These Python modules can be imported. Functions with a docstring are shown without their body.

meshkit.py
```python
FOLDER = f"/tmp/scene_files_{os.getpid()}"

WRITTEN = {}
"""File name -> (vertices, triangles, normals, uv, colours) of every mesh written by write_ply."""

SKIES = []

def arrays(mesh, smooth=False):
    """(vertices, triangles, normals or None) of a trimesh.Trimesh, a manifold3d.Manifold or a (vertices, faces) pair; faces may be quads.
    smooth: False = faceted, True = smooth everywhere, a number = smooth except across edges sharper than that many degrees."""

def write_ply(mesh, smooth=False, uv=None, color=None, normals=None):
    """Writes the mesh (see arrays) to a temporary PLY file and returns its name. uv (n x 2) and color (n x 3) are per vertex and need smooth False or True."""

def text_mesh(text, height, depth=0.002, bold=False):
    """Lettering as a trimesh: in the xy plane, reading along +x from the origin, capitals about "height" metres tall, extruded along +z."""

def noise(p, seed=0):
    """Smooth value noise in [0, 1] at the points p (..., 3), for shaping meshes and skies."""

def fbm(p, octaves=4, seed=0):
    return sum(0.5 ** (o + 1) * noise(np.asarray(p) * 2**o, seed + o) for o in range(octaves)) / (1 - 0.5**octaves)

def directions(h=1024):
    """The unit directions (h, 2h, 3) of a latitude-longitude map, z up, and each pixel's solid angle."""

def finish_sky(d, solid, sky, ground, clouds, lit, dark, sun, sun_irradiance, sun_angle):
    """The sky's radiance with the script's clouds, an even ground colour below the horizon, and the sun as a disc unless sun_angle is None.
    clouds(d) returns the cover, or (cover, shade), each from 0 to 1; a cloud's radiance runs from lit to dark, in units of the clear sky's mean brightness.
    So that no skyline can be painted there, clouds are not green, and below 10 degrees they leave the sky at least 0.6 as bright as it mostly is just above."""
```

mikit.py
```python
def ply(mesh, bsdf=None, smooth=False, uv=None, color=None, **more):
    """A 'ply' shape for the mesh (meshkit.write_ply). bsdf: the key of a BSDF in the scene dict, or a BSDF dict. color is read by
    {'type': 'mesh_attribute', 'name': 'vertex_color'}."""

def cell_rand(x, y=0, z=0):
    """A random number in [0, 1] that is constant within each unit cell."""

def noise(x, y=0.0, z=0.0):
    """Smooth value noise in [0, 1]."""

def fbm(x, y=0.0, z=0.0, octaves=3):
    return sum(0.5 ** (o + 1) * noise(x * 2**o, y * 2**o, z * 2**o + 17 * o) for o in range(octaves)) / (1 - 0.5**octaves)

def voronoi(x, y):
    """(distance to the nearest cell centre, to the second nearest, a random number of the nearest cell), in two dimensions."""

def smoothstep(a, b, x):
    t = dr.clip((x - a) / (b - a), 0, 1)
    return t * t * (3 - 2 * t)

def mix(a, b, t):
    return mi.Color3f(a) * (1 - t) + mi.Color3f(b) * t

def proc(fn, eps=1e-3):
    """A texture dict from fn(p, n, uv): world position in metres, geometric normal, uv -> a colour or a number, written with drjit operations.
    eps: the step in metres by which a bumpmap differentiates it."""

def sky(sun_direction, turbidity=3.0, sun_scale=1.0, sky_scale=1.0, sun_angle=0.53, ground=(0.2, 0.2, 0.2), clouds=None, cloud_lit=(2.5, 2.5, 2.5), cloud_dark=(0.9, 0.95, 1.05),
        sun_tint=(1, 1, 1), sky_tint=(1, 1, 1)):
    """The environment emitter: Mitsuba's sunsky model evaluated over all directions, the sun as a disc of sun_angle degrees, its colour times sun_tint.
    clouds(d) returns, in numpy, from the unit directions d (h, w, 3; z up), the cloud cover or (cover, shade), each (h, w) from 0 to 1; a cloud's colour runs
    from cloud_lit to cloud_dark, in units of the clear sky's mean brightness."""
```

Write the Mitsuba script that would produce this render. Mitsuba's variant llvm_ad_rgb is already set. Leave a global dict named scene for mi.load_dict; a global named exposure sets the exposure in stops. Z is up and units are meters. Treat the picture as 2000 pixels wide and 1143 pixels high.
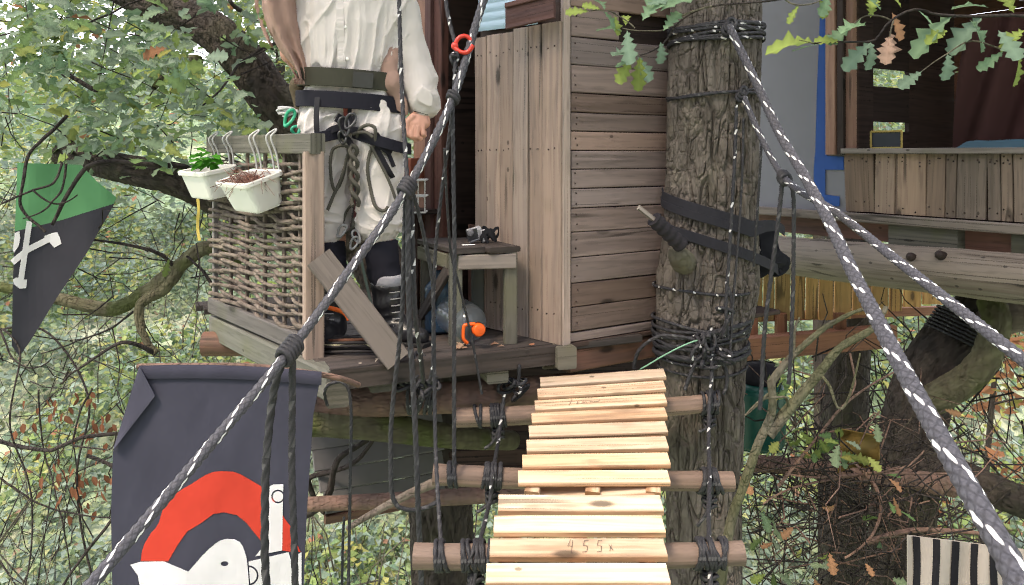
import math, numpy as np, trimesh, manifold3d, shapely, mitsuba as mi, drjit as dr, mikit, meshkit
from shapely.geometry import Polygon, Point, box as sbox
from mikit import noise, fbm, voronoi, cell_rand, smoothstep, mix
T = mi.ScalarTransform4f
scene, labels = {}, {}
# ------------------------------------------------------------------ camera, sky, exposure
H = 6.0                                   # eye height above the forest floor, metres
F = 1570.0                                # focal length in photo pixels (photo 2000 x 1143, horizon at row 300)
scene['camera'] = {'type': 'perspective', 'fov': math.degrees(2*math.atan(1000/F)), 'fov_axis': 'x', 'near_clip': 0.05, 'far_clip': 500.0,
    'principal_point_offset_y': (571.5-300)/1143.0, 'to_world': T().look_at(origin=[0, 0, H], target=[0, 1, H], up=[0, 0, 1])}
scene['sky'] = mikit.sky((-0.35, -0.45, 0.82), turbidity=4, sun_scale=0.3, sun_angle=14, clouds=lambda d: 1.0, cloud_lit=(2.50, 2.49, 2.74), ground=(0.12, 0.13, 0.08))
exposure = 3.4

# ------------------------------------------------------------------ helpers
rng = np.random.default_rng(7)
A = lambda *x: np.array(x, float)
def unit(v): v = np.asarray(v, float); return v/np.maximum(np.linalg.norm(v, axis=-1, keepdims=True), 1e-12)
def P(u, v, Y): return A((u-1000)/F*Y, Y, H-(v-300)/F*Y)     # survey of the photo: where the ray of a photo point meets depth Y
def Zv(v, Y): return H-(v-300)/F*Y
used = set()
def K(name, parent=None):
    base = (parent+'__' if parent else '')+name
    key, n = base, 0
    while key in used: n += 1; key = f'{base}_{n:03d}'
    used.add(key); return key
def thing(name, label, cat, group=None, kind=None):
    key = K(name); labels[key] = {'label': label, 'category': cat}
    if group: labels[key]['group'] = group
    if kind: labels[key]['kind'] = kind
    return key
def setting(name):
    key = K(name); labels[key] = {'kind': 'structure'}; return key
class MB:
    def __init__(s): s.v, s.f, s.a, s.n = [], [], [], 0
    def add(s, v, f, a):
        v = np.asarray(v, float); a = np.asarray(a, float)
        if a.ndim == 1: a = np.tile(a, (len(v), 1))
        s.v.append(v); s.f.append(np.asarray(f)+s.n); s.a.append(a); s.n += len(v); return s
    def put(s, key, bsdf, smooth=False, **k):
        v, f, a = np.vstack(s.v), np.vstack(s.f), np.vstack(s.a)
        if bsdf == 'flagcloth': a = a*(.82+.36*meshkit.fbm(v*A(9, 9, 5), 4)[:, None])
        kw = {'uv': a} if a.shape[1] == 2 else {'color': a}
        scene[key] = mikit.ply((v, f), 'mat_'+bsdf, smooth, **kw, **k); return key
def part(parent, name, mb, bsdf, smooth=False, label=None, kind=None):
    key = K(name, parent); mb.put(key, bsdf, smooth)
    if label or kind: labels[key] = {k: x for k, x in (('label', label), ('kind', kind)) if x}
    return key
def spline(pts, step=None, n=None):
    p = np.asarray(pts, float)
    if len(p) == 2: q = lambda t: p[0]+(p[1]-p[0])*t[:, None]; L = np.linalg.norm(p[1]-p[0])
    else:
        from scipy.interpolate import PchipInterpolator, CubicSpline
        d = np.concatenate([[0], np.cumsum(np.sqrt(np.linalg.norm(np.diff(p[:, :3], axis=0), axis=1)+1e-9))]); d /= d[-1]
        cs = PchipInterpolator(d, p); q = lambda t: cs(t); L = np.linalg.norm(np.diff(p[:, :3], axis=0), axis=1).sum()
    n = n or max(3, int(L/step)+1)
    t = np.linspace(0, 1, 8*n+1); x = q(t)
    s = np.concatenate([[0], np.cumsum(np.linalg.norm(np.diff(x[:, :3], axis=0), axis=1))])
    return q(np.interp(np.linspace(0, s[-1], n), s, t))
def frames(p):
    t = unit(np.gradient(p, axis=0)); n = np.zeros_like(p)
    x = np.cross(t[0], [0, 1, 0.05]); x = x if np.linalg.norm(x) > .1 else np.cross(t[0], [1, 0, 0]); x = unit(x)
    for i in range(len(p)): x = unit(x-t[i]*np.dot(x, t[i])); n[i] = x
    return t, n, np.cross(t, n)
def ringfaces(n, m, wrap=True):
    i, j = np.meshgrid(np.arange(n-1), np.arange(m if wrap else m-1), indexing='ij'); k = (j+1) % m if wrap else j+1
    return np.stack([i*m+j, i*m+k, (i+1)*m+k, (i+1)*m+j], -1).reshape(-1, 4)
def tri(q): return np.vstack([q[:, [0, 1, 2]], q[:, [0, 2, 3]]])
ids = [0]
def pid(pal):  # palette row and a random variant, coded into v of the uv
    ids[0] += 1; return 10.0*(pal*16+(ids[0]*7) % 16)
def sweep(path, prof, wdir, pal, mb, uoff=None, color=None):
    """profile (k,2) in (width, thickness) swept along the path; width axis held near wdir"""
    p = np.asarray(path, float); t = unit(np.gradient(p, axis=0)); w = np.asarray(wdir, float)
    w = unit(w-t*(t*w).sum(-1, keepdims=True)); n = np.cross(t, w); prof = np.asarray(prof, float)
    per = np.concatenate([[0], np.cumsum(np.linalg.norm(np.diff(np.vstack([prof, prof[:1]]), axis=0), axis=1))])
    pr = np.vstack([prof, prof[:1]]); m = len(pr); N = len(p)
    v = p[:, None]+pr[None, :, :1]*w[:, None]+pr[None, :, 1:]*n[:, None]
    s = np.concatenate([[0], np.cumsum(np.linalg.norm(np.diff(p, axis=0), axis=1))])
    uo = rng.uniform(0, 40) if uoff is None else uoff
    o = pid(pal) if color is None else 0
    uv = np.stack(np.broadcast_arrays(s[:, None]+uo, per[None]+o+.5), -1)
    a = uv.reshape(-1, 2) if color is None else np.tile(color, (N*m, 1))
    mb.add(v.reshape(-1, 3), tri(ringfaces(N, m, False)), a)
    c = len(prof); fan = np.array([[0, i, i+1] for i in range(1, c-1)])
    for e, ff in ((0, fan[:, ::-1]), (N-1, fan)):
        ve = p[e]+prof[:, :1]*w[e]+prof[:, 1:]*n[e]
        ua = np.stack([uo+7+prof[:, 0]*.3, o+2+prof[:, 1]], 1) if color is None else np.tile(color, (c, 1))
        mb.add(ve, ff, ua)
    return mb
def octo(w, t, b=.003):
    w, t = w/2, t/2; b = min(b, w*.6, t*.6)
    return [(-w+b, -t), (w-b, -t), (w, -t+b), (w, t-b), (w-b, t), (-w+b, t), (-w, t-b), (-w, -t+b)]
def bar(a, b, w, t, wdir, pal, mb=None, bev=.003, seg=1, bow=0., color=None):
    mb = mb or MB(); a, b = A(*a), A(*b); s = np.linspace(0, 1, seg+1)[:, None]; p = a+(b-a)*s
    if bow: p = p+np.sin(s*math.pi)*rng.normal(0, bow, 3)
    return sweep(p, octo(w, t, bev), wdir, pal, mb, color=color)
def block(c, ax, ay, az, sx, sy, sz, pal=0, mb=None, color=None, bev=.003):
    c = A(*c); ax = unit(ax); return bar(c-ax*sx/2, c+ax*sx/2, sy, sz, ay, pal, mb, bev, color=color)
def tube(path, r, sides=8, pal=0, mb=None, rough=0., color=None, per=False, caps=True, k=9., flat=None):
    """round tube; per=True lays the angle into the uv (wood logs, ropes)"""
    mb = mb or MB(); p = np.asarray(path, float); N = len(p); r = np.broadcast_to(np.asarray(r, float), (N,))
    t, n, b = frames(p); m = sides+(1 if per else 0)
    ang = np.linspace(0, 2*math.pi, sides+1)[:m]+math.pi*.5
    rr = r[:, None]*np.ones(m)
    d = np.cos(ang)[None, :, None]*n[:, None]+np.sin(ang)[None, :, None]*b[:, None]
    v = p[:, None]+d*rr[..., None]
    if rough: v = v+d*((meshkit.fbm(v*k, 3)-.5)*2*rough*rr)[..., None]
    s = np.concatenate([[0], np.cumsum(np.linalg.norm(np.diff(p, axis=0), axis=1))])
    o = 0 if color is not None else pid(pal)
    if color is not None: a = np.tile(color, (N*m, 1))
    else:
        across = (ang[None]*r.mean() if per else 0*ang[None])+o+.5
        a = np.stack(np.broadcast_arrays(s[:, None]+rng.uniform(0, 40), across), -1).reshape(-1, 2)
    mb.add(v.reshape(-1, 3), tri(ringfaces(N, m, not per)), a)
    if caps:
        fan = np.array([[0, i, i+1] for i in range(1, sides-1)])
        for e, ff in ((0, fan[:, ::-1]), (N-1, fan)):
            mb.add(v[e, :sides], ff, np.tile(color, (sides, 1)) if color is not None else np.tile([s[e]+3.3, o+2.3], (sides, 1))+np.stack([np.cos(ang[:sides]), np.sin(ang[:sides])], 1)*r[e])
    return mb
def ropemesh(path, r, kind, mb=None, step=.0045):
    """laid or braided rope with its strands as relief"""
    mb = mb or MB(); p = spline(path, step); N = len(p); t, n, b = frames(p); S = 14
    s = np.concatenate([[0], np.cumsum(np.linalg.norm(np.diff(p, axis=0), axis=1))])
    ang = np.linspace(0, 2*math.pi, S+1)
    g = ang[None]+0*s[:, None]; ss = s[:, None]
    if kind == 0: rr = r*(1+.15*np.cos(4*g-ss/r*1.7)*np.cos(4*g+ss/r*1.7))
    else: rr = r*(.86+.32*np.abs(np.cos(1.5*g-ss/r*.62)))
    d = np.cos(g)[..., None]*n[:, None]+np.sin(g)[..., None]*b[:, None]
    v = p[:, None]+d*rr[..., None]
    a = np.stack(np.broadcast_arrays(ss/r, ang[None]/(2*math.pi)+10*kind+.0), -1).reshape(-1, 2)
    mb.add(v.reshape(-1, 3), tri(ringfaces(N, S+1, False)), a)
    fan = np.array([[0, i, i+1] for i in range(1, S-1)])
    for e, ff in ((0, fan[:, ::-1]), (N-1, fan)): mb.add(v[e, :S], ff, [s[e]/r, 10*kind+.3])
    return mb
def blob(c, r, mb=None, color=(.2, .2, .2), rough=.15, sub=2, axes=(1, 1, 1), k=20):
    m = trimesh.creation.icosphere(subdivisions=sub); v = m.vertices*np.asarray(axes)*r
    v = v*(1+(meshkit.fbm(v*k+np.asarray(c)*3, 2)-.5)[:, None]*2*rough)+np.asarray(c)
    return (mb or MB()).add(v, m.faces, A(*color))
def lathe(prof, a, d, mb=None, color=(.2, .2, .2), S=24, uvpal=None):
    """profile [(radius, along)] turned about the axis through a along d"""
    mb = mb or MB(); d = unit(d); x = unit(np.cross(d, [.3, .2, .9])); y = np.cross(d, x); pr = np.asarray(prof, float)
    an = np.arange(S)*2*math.pi/S
    v = A(*a)+pr[:, None, 1:]*d+pr[:, None, :1]*(np.cos(an)[None, :, None]*x+np.sin(an)[None, :, None]*y)
    return mb.add(v.reshape(-1, 3), tri(ringfaces(len(pr), S)), A(*color) if uvpal is None else A(rng.uniform(0, 9), pid(uvpal)))
def nets(f, lo, hi, h):
    """surface nets of the implicit function f(points) < 0"""
    lo, hi = np.asarray(lo, float), np.asarray(hi, float); n = np.ceil((hi-lo)/h).astype(int)+1
    g = np.stack(np.meshgrid(*[lo[i]+h*np.arange(n[i]) for i in range(3)], indexing='ij'), -1)
    d = f(g.reshape(-1, 3)).reshape(n); ins = d < 0
    acc = np.zeros(tuple(n-1)+(3,)); cnt = np.zeros(tuple(n-1))
    for ax in range(3):
        o = [i for i in range(3) if i != ax]
        for a in (0, 1):
            for b in (0, 1):
                sl = [None]*3; sl[ax] = slice(0, n[ax]-1); sl[o[0]] = slice(a, n[o[0]]-1+a); sl[o[1]] = slice(b, n[o[1]]-1+b)
                s2 = list(sl); s2[ax] = slice(1, n[ax]); d0, d1 = d[tuple(sl)], d[tuple(s2)]
                x = (d0 < 0) != (d1 < 0); t = np.where(x, d0/np.where(x, d0-d1, 1), 0)
                c = np.zeros(acc.shape); c[..., ax] = t; c[..., o[0]] = a; c[..., o[1]] = b
                acc += c*x[..., None]; cnt += x
    m = cnt > 0; idx = -np.ones(m.shape, int); idx[m] = np.arange(m.sum())
    v = (np.argwhere(m)+acc[m]/cnt[m][:, None])*h+lo
    F_ = []
    for ax in range(3):
        o = [(ax+1) % 3, (ax+2) % 3]
        sl = [slice(1, n[i]-1) for i in range(3)]; sl[ax] = slice(0, n[ax]-1); s2 = list(sl); s2[ax] = slice(1, n[ax])
        a, b = ins[tuple(sl)], ins[tuple(s2)]
        for cond, rev in ((a & ~b, False), (~a & b, True)):
            q = np.argwhere(cond); q[:, o[0]] += 1; q[:, o[1]] += 1
            def cell(da, db): r = q.copy(); r[:, o[0]] += da; r[:, o[1]] += db; return idx[r[:, 0], r[:, 1], r[:, 2]]
            fq = np.stack([cell(-1, -1), cell(0, -1), cell(0, 0), cell(-1, 0)], 1)
            F_.append(fq[:, ::-1] if rev else fq)
    return v, tri(np.vstack(F_))
def rc(p, a, b, ra, rb, ky=1.0):
    a, b = np.asarray(a, float), np.asarray(b, float); s = A(1, ky, 1); p, a, b = p*s, a*s, b*s; ba = b-a
    h = np.clip((p-a) @ ba/max(ba @ ba, 1e-12), 0, 1)
    return np.linalg.norm(p-a-h[:, None]*ba, axis=1)-(ra+(rb-ra)*h)
def smin(a, b, k):
    h = np.clip(.5+.5*(b-a)/k, 0, 1); return b+(a-b)*h-k*h*(1-h)
def chainsdf(p, joints, k=.02, ky=1.0):
    d = None
    for (a, ra), (b, rb) in zip(joints[:-1], joints[1:]):
        e = rc(p, a, b, ra, rb, ky); d = e if d is None else smin(d, e, k)
    return d
def sheet(f, nu, nv, thick, color=None, uvf=None, mb=None):
    """closed thin sheet over the grid f(a, b) (a, b in 0..1)"""
    mb = mb or MB(); a, b = np.meshgrid(np.linspace(0, 1, nu), np.linspace(0, 1, nv), indexing='ij'); v = f(a, b)
    n = unit(np.cross(np.gradient(v, axis=0), np.gradient(v, axis=1))); q = ringfaces(nu, nv, False)
    at = np.tile(color, (nu*nv, 1)) if color is not None else uvf(a, b).reshape(-1, 2)
    w0, w1 = (v+n*thick/2).reshape(-1, 3), (v-n*thick/2).reshape(-1, 3)
    mb.add(w0, tri(q), at); mb.add(w1, tri(q[:, ::-1]), at)
    ed = np.concatenate([np.arange(nv), np.arange(1, nu)*nv+nv-1, np.arange(nv-2, -1, -1)+(nu-1)*nv, np.arange(nu-2, -1, -1)*nv]); m = len(ed); i = np.arange(m-1)
    mb.add(np.vstack([w0[ed], w1[ed]]), tri(np.stack([i+1, i, i+m, i+1+m], 1)), np.vstack([at[ed], at[ed]])); return mb

# ------------------------------------------------------------------ materials
PAL = np.array([  # base colour, streak colour, moss, darkness of the knots
    [.19, .165, .148, .122, .104, .094, .22], [.205, .152, .132, .145, .106, .092, .04], [.31, .228, .180, .195, .152, .128, .14],
    [.74, .58, .42, .55, .36, .22, .0], [.060, .047, .042, .035, .029, .027, .12], [.11, .05, .04, .07, .033, .028, .0],
    [.34, .19, .13, .24, .125, .085, .0], [.29, .215, .168, .185, .14, .112, .10], [.50, .31, .12, .38, .22, .08, .0],
    [.27, .12, .07, .17, .08, .05, .08], [.120, .115, .095, .078, .075, .060, .38], [.225, .20, .178, .135, .115, .10, .15],
    [.050, .032, .026, .03, .02, .017, .0], [.22, .115, .085, .12, .075, .06, .12], [.225, .160, .128, .13, .095, .078, .06],
    [.30, .30, .33, .24, .24, .265, .0], [.66, .50, .36, .45, .295, .185, .0]])
def wood_fn(p, n, uv):
    idx = dr.floor(uv.y/10); v = uv.y-idx*10; row = dr.floor(idx/16); rnd = cell_rand(idx, 3, 5); r2 = cell_rand(idx, 8, 1)
    k = mi.UInt32(dr.clip(row, 0, 16)); col = [dr.gather(mi.Float, mi.Float(PAL[:, i].tolist()), k) for i in range(7)]
    u = uv.x+rnd*30
    gs = dr.select((row > 14.5) & (row < 15.5), .22, 1.0); wob = noise(u*3, v*14, rnd*9)
    g = fbm(u*1.6, v*70+wob*2.6, rnd*20, octaves=3); big = fbm(u*1.1, v*5, rnd*31, octaves=2)
    f1, f2, w = voronoi(u*2.6+rnd*7, v*6.5)
    knot = smoothstep(.13, .05, f1)*smoothstep(.82, .88, w)*gs; ring = smoothstep(.3, .1, f1)*smoothstep(.82, .88, w)*gs
    t = dr.clip((g-.5)*1.9*gs+.38+(big-.5)*1.3+ring*.35, 0, 1)
    c = mi.Color3f(col[0], col[1], col[2])*(1-t)+mi.Color3f(col[3], col[4], col[5])*t
    c = c*(.68+.62*r2)*(1-.18*smoothstep(.55, .8, fbm(u*9, v*110, 3., octaves=2)))
    c = c*mi.Color3f(1+(rnd-.5)*.16, 1, 1-(rnd-.5)*.16)
    c = c*(1-.72*knot)
    crack = smoothstep(.045, .01, dr.abs(noise(u*.9, v*38, rnd*50)-.5))*smoothstep(.5, .62, noise(u*2.2, v*9, 4.))
    c = c*(1-.6*crack*gs)
    nail = smoothstep(.10, .05, dr.sqrt(dr.square((u*9-dr.floor(u*9))-.5)*.8+dr.square((v*24-dr.floor(v*24))-.5)*.25))*smoothstep(.95, .96, cell_rand(dr.floor(u*9), dr.floor(v*24), idx))
    c = c*(1-.6*nail*gs)
    m = smoothstep(.54, .34, fbm(p.x*7, p.y*7, p.z*5, octaves=3)+(1-col[6])*.25-.06)*col[6]
    pal_ = ((row > 2.5) & (row < 3.5)) | (row > 15.5); edge = dr.select(pal_, smoothstep(.554, .572, v), 0.); c = mix(c, c*mi.Color3f(.60, .47, .38), edge); dirt = dr.select(pal_, smoothstep(.56, .76, fbm(u*5+3, v*26, rnd*11, octaves=3)), 0.); c = mix(c, mi.Color3f(.24, .15, .095), dirt*.55)  # edge: brown stain and painted shade on slat sides and undersides
    return mix(c, mi.Color3f(.095, .10, .045), dr.clip(m, 0, .85))
def wood_h(p, n, uv):
    idx = dr.floor(uv.y/10); v = uv.y-idx*10
    return fbm(uv.x*3, v*90, idx, octaves=2)+.6*fbm(uv.x*14, v*40, 2., octaves=2)
scene['mat_wood'] = {'type': 'twosided', 'bsdf': {'type': 'bumpmap', 'arbitrary': mikit.proc(wood_h, .002), 'scale': .0035,
    'bsdf': {'type': 'principled', 'base_color': mikit.proc(wood_fn), 'roughness': .7, 'specular': .35}}}
BPAL = np.array([[.150, .130, .115, .085, .073, .064, .03], [.058, .047, .040, .036, .031, .028, .10], [.12, .115, .07, .085, .075, .05, .6], [.045, .037, .034, .028, .024, .024, 0.],
    [.20, .125, .10, .13, .09, .075, 0.], [.135, .125, .092, .08, .073, .055, .3], [.20, .168, .142, .13, .105, .09, .05]])
def bark_fn(p, n, uv):
    k = mi.UInt32(dr.clip(dr.floor(uv.y/160), 0, 6)); col = [dr.gather(mi.Float, mi.Float(BPAL[:, i].tolist()), k) for i in range(7)]
    a = fbm(p.x*26, p.y*26, p.z*7, octaves=3); b = fbm(p.x*5, p.y*5, p.z*3, octaves=2)
    t = dr.clip((a-.5)*2.4+.5+(b-.5)*.8, 0, 1)
    c = mi.Color3f(col[0], col[1], col[2])*(1-t)+mi.Color3f(col[3], col[4], col[5])*t
    lich = smoothstep(.6, .72, fbm(p.x*13+5, p.y*13, p.z*10, octaves=3))
    c = mix(c, c*mi.Color3f(1.35, 1.38, 1.28), lich*.6)
    m = smoothstep(.5, .64, fbm(p.x*5+9, p.y*5, p.z*4, octaves=3))*col[6]*1.3
    return mix(c, mi.Color3f(.07, .085, .025), dr.clip(m, 0, .8))
def bark_h(p, n, uv):
    w = noise(p.x*14, p.y*14, p.z*8)*1.2; a = dr.abs(noise(p.x*62+w, p.y*62, p.z*15+w)-.5)*2; b = dr.abs(noise(p.x*34+4, p.y*34+w, p.z*40)-.5)*2
    return fbm(p.x*90, p.y*90, p.z*40, octaves=2)*.5-smoothstep(.22, .02, a)*.6-smoothstep(.12, .01, b)*.5
scene['mat_bark'] = {'type': 'twosided', 'bsdf': {'type': 'bumpmap', 'arbitrary': mikit.proc(bark_h, .002), 'scale': .011, 'bsdf': {'type': 'principled', 'base_color': mikit.proc(bark_fn), 'roughness': .85, 'specular': .25}}}
def rope_fn(p, n, uv):
    kind = dr.floor(uv.y/10); a = uv.y-kind*10; s = uv.x
    t = s/2.7; row = dr.floor(t); cc = a*8+row*1.0; colm = dr.floor(cc)
    isf = dr.select((colm-dr.floor(colm/4)*4) < .5, 1.0, 0.0)*dr.select(cell_rand(row, 1, dr.floor(row/8)) > .12, 1.0, 0.0)
    fx = t-row-.5; fy = cc-colm-.5
    oval = smoothstep(.40, .26, dr.sqrt(dr.square(fx)*.5+dr.square(fy+fx*.5)*1.5))
    h = a*3-s/(2*math.pi)*.62*2; band = dr.floor(h); hb = h-band
    isw = dr.select((band-dr.floor(band/3)*3) < .5, 1.0, 0.0)*dr.select(cell_rand(dr.floor(s/1.7), 2, 5) > .66, 1.0, 0.0)*smoothstep(.38, .22, dr.abs(hb-.5))*.7
    w = dr.select(kind < .5, isf*oval, dr.select(kind > 1.5, isw, isw*.08))
    fib = .75+.5*noise(s*4, a*30, 2.)
    g1 = a*6+s/1.9; g2 = a*6-s/1.9; g1 = dr.abs(g1-dr.floor(g1)-.5); g2 = dr.abs(g2-dr.floor(g2)-.5)
    fib = fib*dr.select(kind < .5, 1-.42*smoothstep(.22, .48, dr.maximum(g1, g2)), 1.0)
    base = dr.select(kind < .5, 2.8, .9)
    d = mi.Color3f(.024, .024, .029)*fib*base
    return mix(d, mi.Color3f(.68, .68, .68), w)
scene['mat_rope'] = {'type': 'principled', 'base_color': mikit.proc(rope_fn), 'roughness': .65, 'specular': .4}
def cloth_h(p, n, uv): return fbm(p.x*160, p.y*160, p.z*160, octaves=2)+.8*fbm(p.x*24, p.y*24, p.z*24, octaves=2)
VC = {'type': 'mesh_attribute', 'name': 'vertex_color'}
scene['mat_cloth'] = {'type': 'twosided', 'bsdf': {'type': 'principled', 'base_color': VC, 'roughness': .85, 'specular': .2, 'sheen': .3}}
scene['mat_linen'] = {'type': 'twosided', 'bsdf': {'type': 'bumpmap', 'arbitrary': mikit.proc(cloth_h, .002), 'scale': .002, 'bsdf': {'type': 'principled', 'base_color': VC, 'roughness': .9, 'specular': .15, 'sheen': .2}}}
scene['mat_matte'] = {'type': 'twosided', 'bsdf': {'type': 'principled', 'base_color': VC, 'roughness': .75, 'specular': .3}}
scene['mat_gloss'] = {'type': 'twosided', 'bsdf': {'type': 'principled', 'base_color': VC, 'roughness': .35, 'specular': .5}}
scene['mat_skin'] = {'type': 'twosided', 'bsdf': {'type': 'principled', 'base_color': VC, 'roughness': .5, 'specular': .4}}
scene['mat_leafy'] = {'type': 'principledthin', 'base_color': VC, 'roughness': .30, 'diff_trans': .75, 'eta': 1.5}
scene['mat_metal'] = {'type': 'roughconductor', 'material': 'Al', 'alpha': .25}
scene['mat_glass'] = {'type': 'thindielectric', 'int_ior': 1.62}
scene['mat_flagcloth'] = {'type': 'principledthin', 'base_color': VC, 'roughness': .9, 'diff_trans': .35, 'eta': 1.2}
def ground_fn(p, n, uv):
    a = fbm(p.x*.6, p.y*.6, octaves=4); b = fbm(p.x*7, p.y*7, octaves=3)
    c = mix(mi.Color3f(.31, .33, .24), mi.Color3f(.26, .34, .21), smoothstep(.35, .6, a))
    return c*(.5+b)
scene['mat_ground'] = {'type': 'twosided', 'bsdf': {'type': 'principled', 'base_color': mikit.proc(ground_fn), 'roughness': .95, 'specular': .1}}
# ------------------------------------------------------------------ ground and far slope
def ground_z(x, y):
    d = np.maximum(y-9, 0); z = 12.5*(1-np.exp(-np.maximum(d-2, 0)/26.0))*np.clip((d-2)/4, 0, 1)
    return z+.5*(meshkit.fbm(np.stack([x*.25, y*.25, 0*x], -1), 3)-.5)-.25*np.exp(-d/4)
gx = np.concatenate([[-160, -110], np.linspace(-70, 70, 120), [110, 160]]); gy = np.concatenate([[-120, -60, -25], np.linspace(-10, 60, 110), [90, 150]])
gX, gY = np.meshgrid(gx, gy, indexing='ij')
MB().add(np.stack([gX, gY, ground_z(gX, gY)], -1).reshape(-1, 3), tri(ringfaces(len(gx), len(gy), False)), A(0, 0)).put(setting('forest_floor'), 'ground', True)

# ------------------------------------------------------------------ deck
DZ = H-.74
E1 = unit([.841, .541, 0]); E2 = unit([-.68, .733, 0]); B0 = A(.19, 3.12, 0)
FA, FB = A(-.61, 2.77, 0), A(.19, 3.12, 0); EF = unit(FB-FA); NF = A(-EF[1], EF[0], 0)
LP, LL = A(-.70, 2.84, 0), A(-1.37, 3.68, 0)
def isect(p, d, q, e):
    m = np.array([[d[0], -e[0]], [d[1], -e[1]]]); s = np.linalg.solve(m, (q-p)[:2]); return p+d*s[0]
up = lambda p, z: A(p[0], p[1], z)
deck = thing('wooden_deck', 'dark wet board deck of the treehouse where the person stands', 'deck')
for k in range(13):
    off = .06+k*.118; p = FA+NF*off
    l = isect(p, EF, LP+EF*.03, unit(LL-LP)); r = isect(p, EF, B0+E2*.0, E1)
    if (r-l) @ EF > 1.5 or off > .5: r = l+EF*min(1.75, (r-l) @ EF)
    part(deck, 'deck_board', bar(up(l, DZ-.014+rng.normal(0, .0015)), up(r, DZ-.014+rng.normal(0, .0015)), .112, .028, NF, 4, seg=3, bow=.002), 'wood')
part(deck, 'fascia', bar(up(FA-EF*.02-NF*.012, DZ-.035), up(FB+EF*.0-NF*.012, DZ-.035), .075, .022, [0, 0, 1], 4, seg=4, bow=.004), 'wood', label='dark wet front edge board of the deck')
pl, lr = LP-unit(LL-LP)*.12, LL+unit(LL-LP)*.02
part(deck, 'edge_beam', bar(up(pl+EF*.03, DZ-.055), up(lr+EF*.03, DZ-.055), .105, .085, [0, 0, 1], 10, bev=.008), 'wood', label='mossy grey beam along the left edge')
for u0, v0, Y0, s in ((660, 773, 2.72, .075), (745, 742, 2.85, .08), (832, 738, 2.98, .08), (972, 725, 3.02, .085), (1108, 700, 3.07, .078)):
    c = P(u0, v0, Y0); part(deck, 'joist', bar(c, c+A(-.30, .95, 0), s, s*1.1, [1, 0, 0], 10, bev=.006), 'wood', label='squared mossy joist end under the deck')
c = P(398, 672, 3.62); part(deck, 'joist', tube(spline([c, c+A(.5, .05, 0), c+A(1.1, .25, .01)], n=12), .055, 18, 13, per=True), 'wood', True, label='round dark red log end under the left corner')
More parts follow.
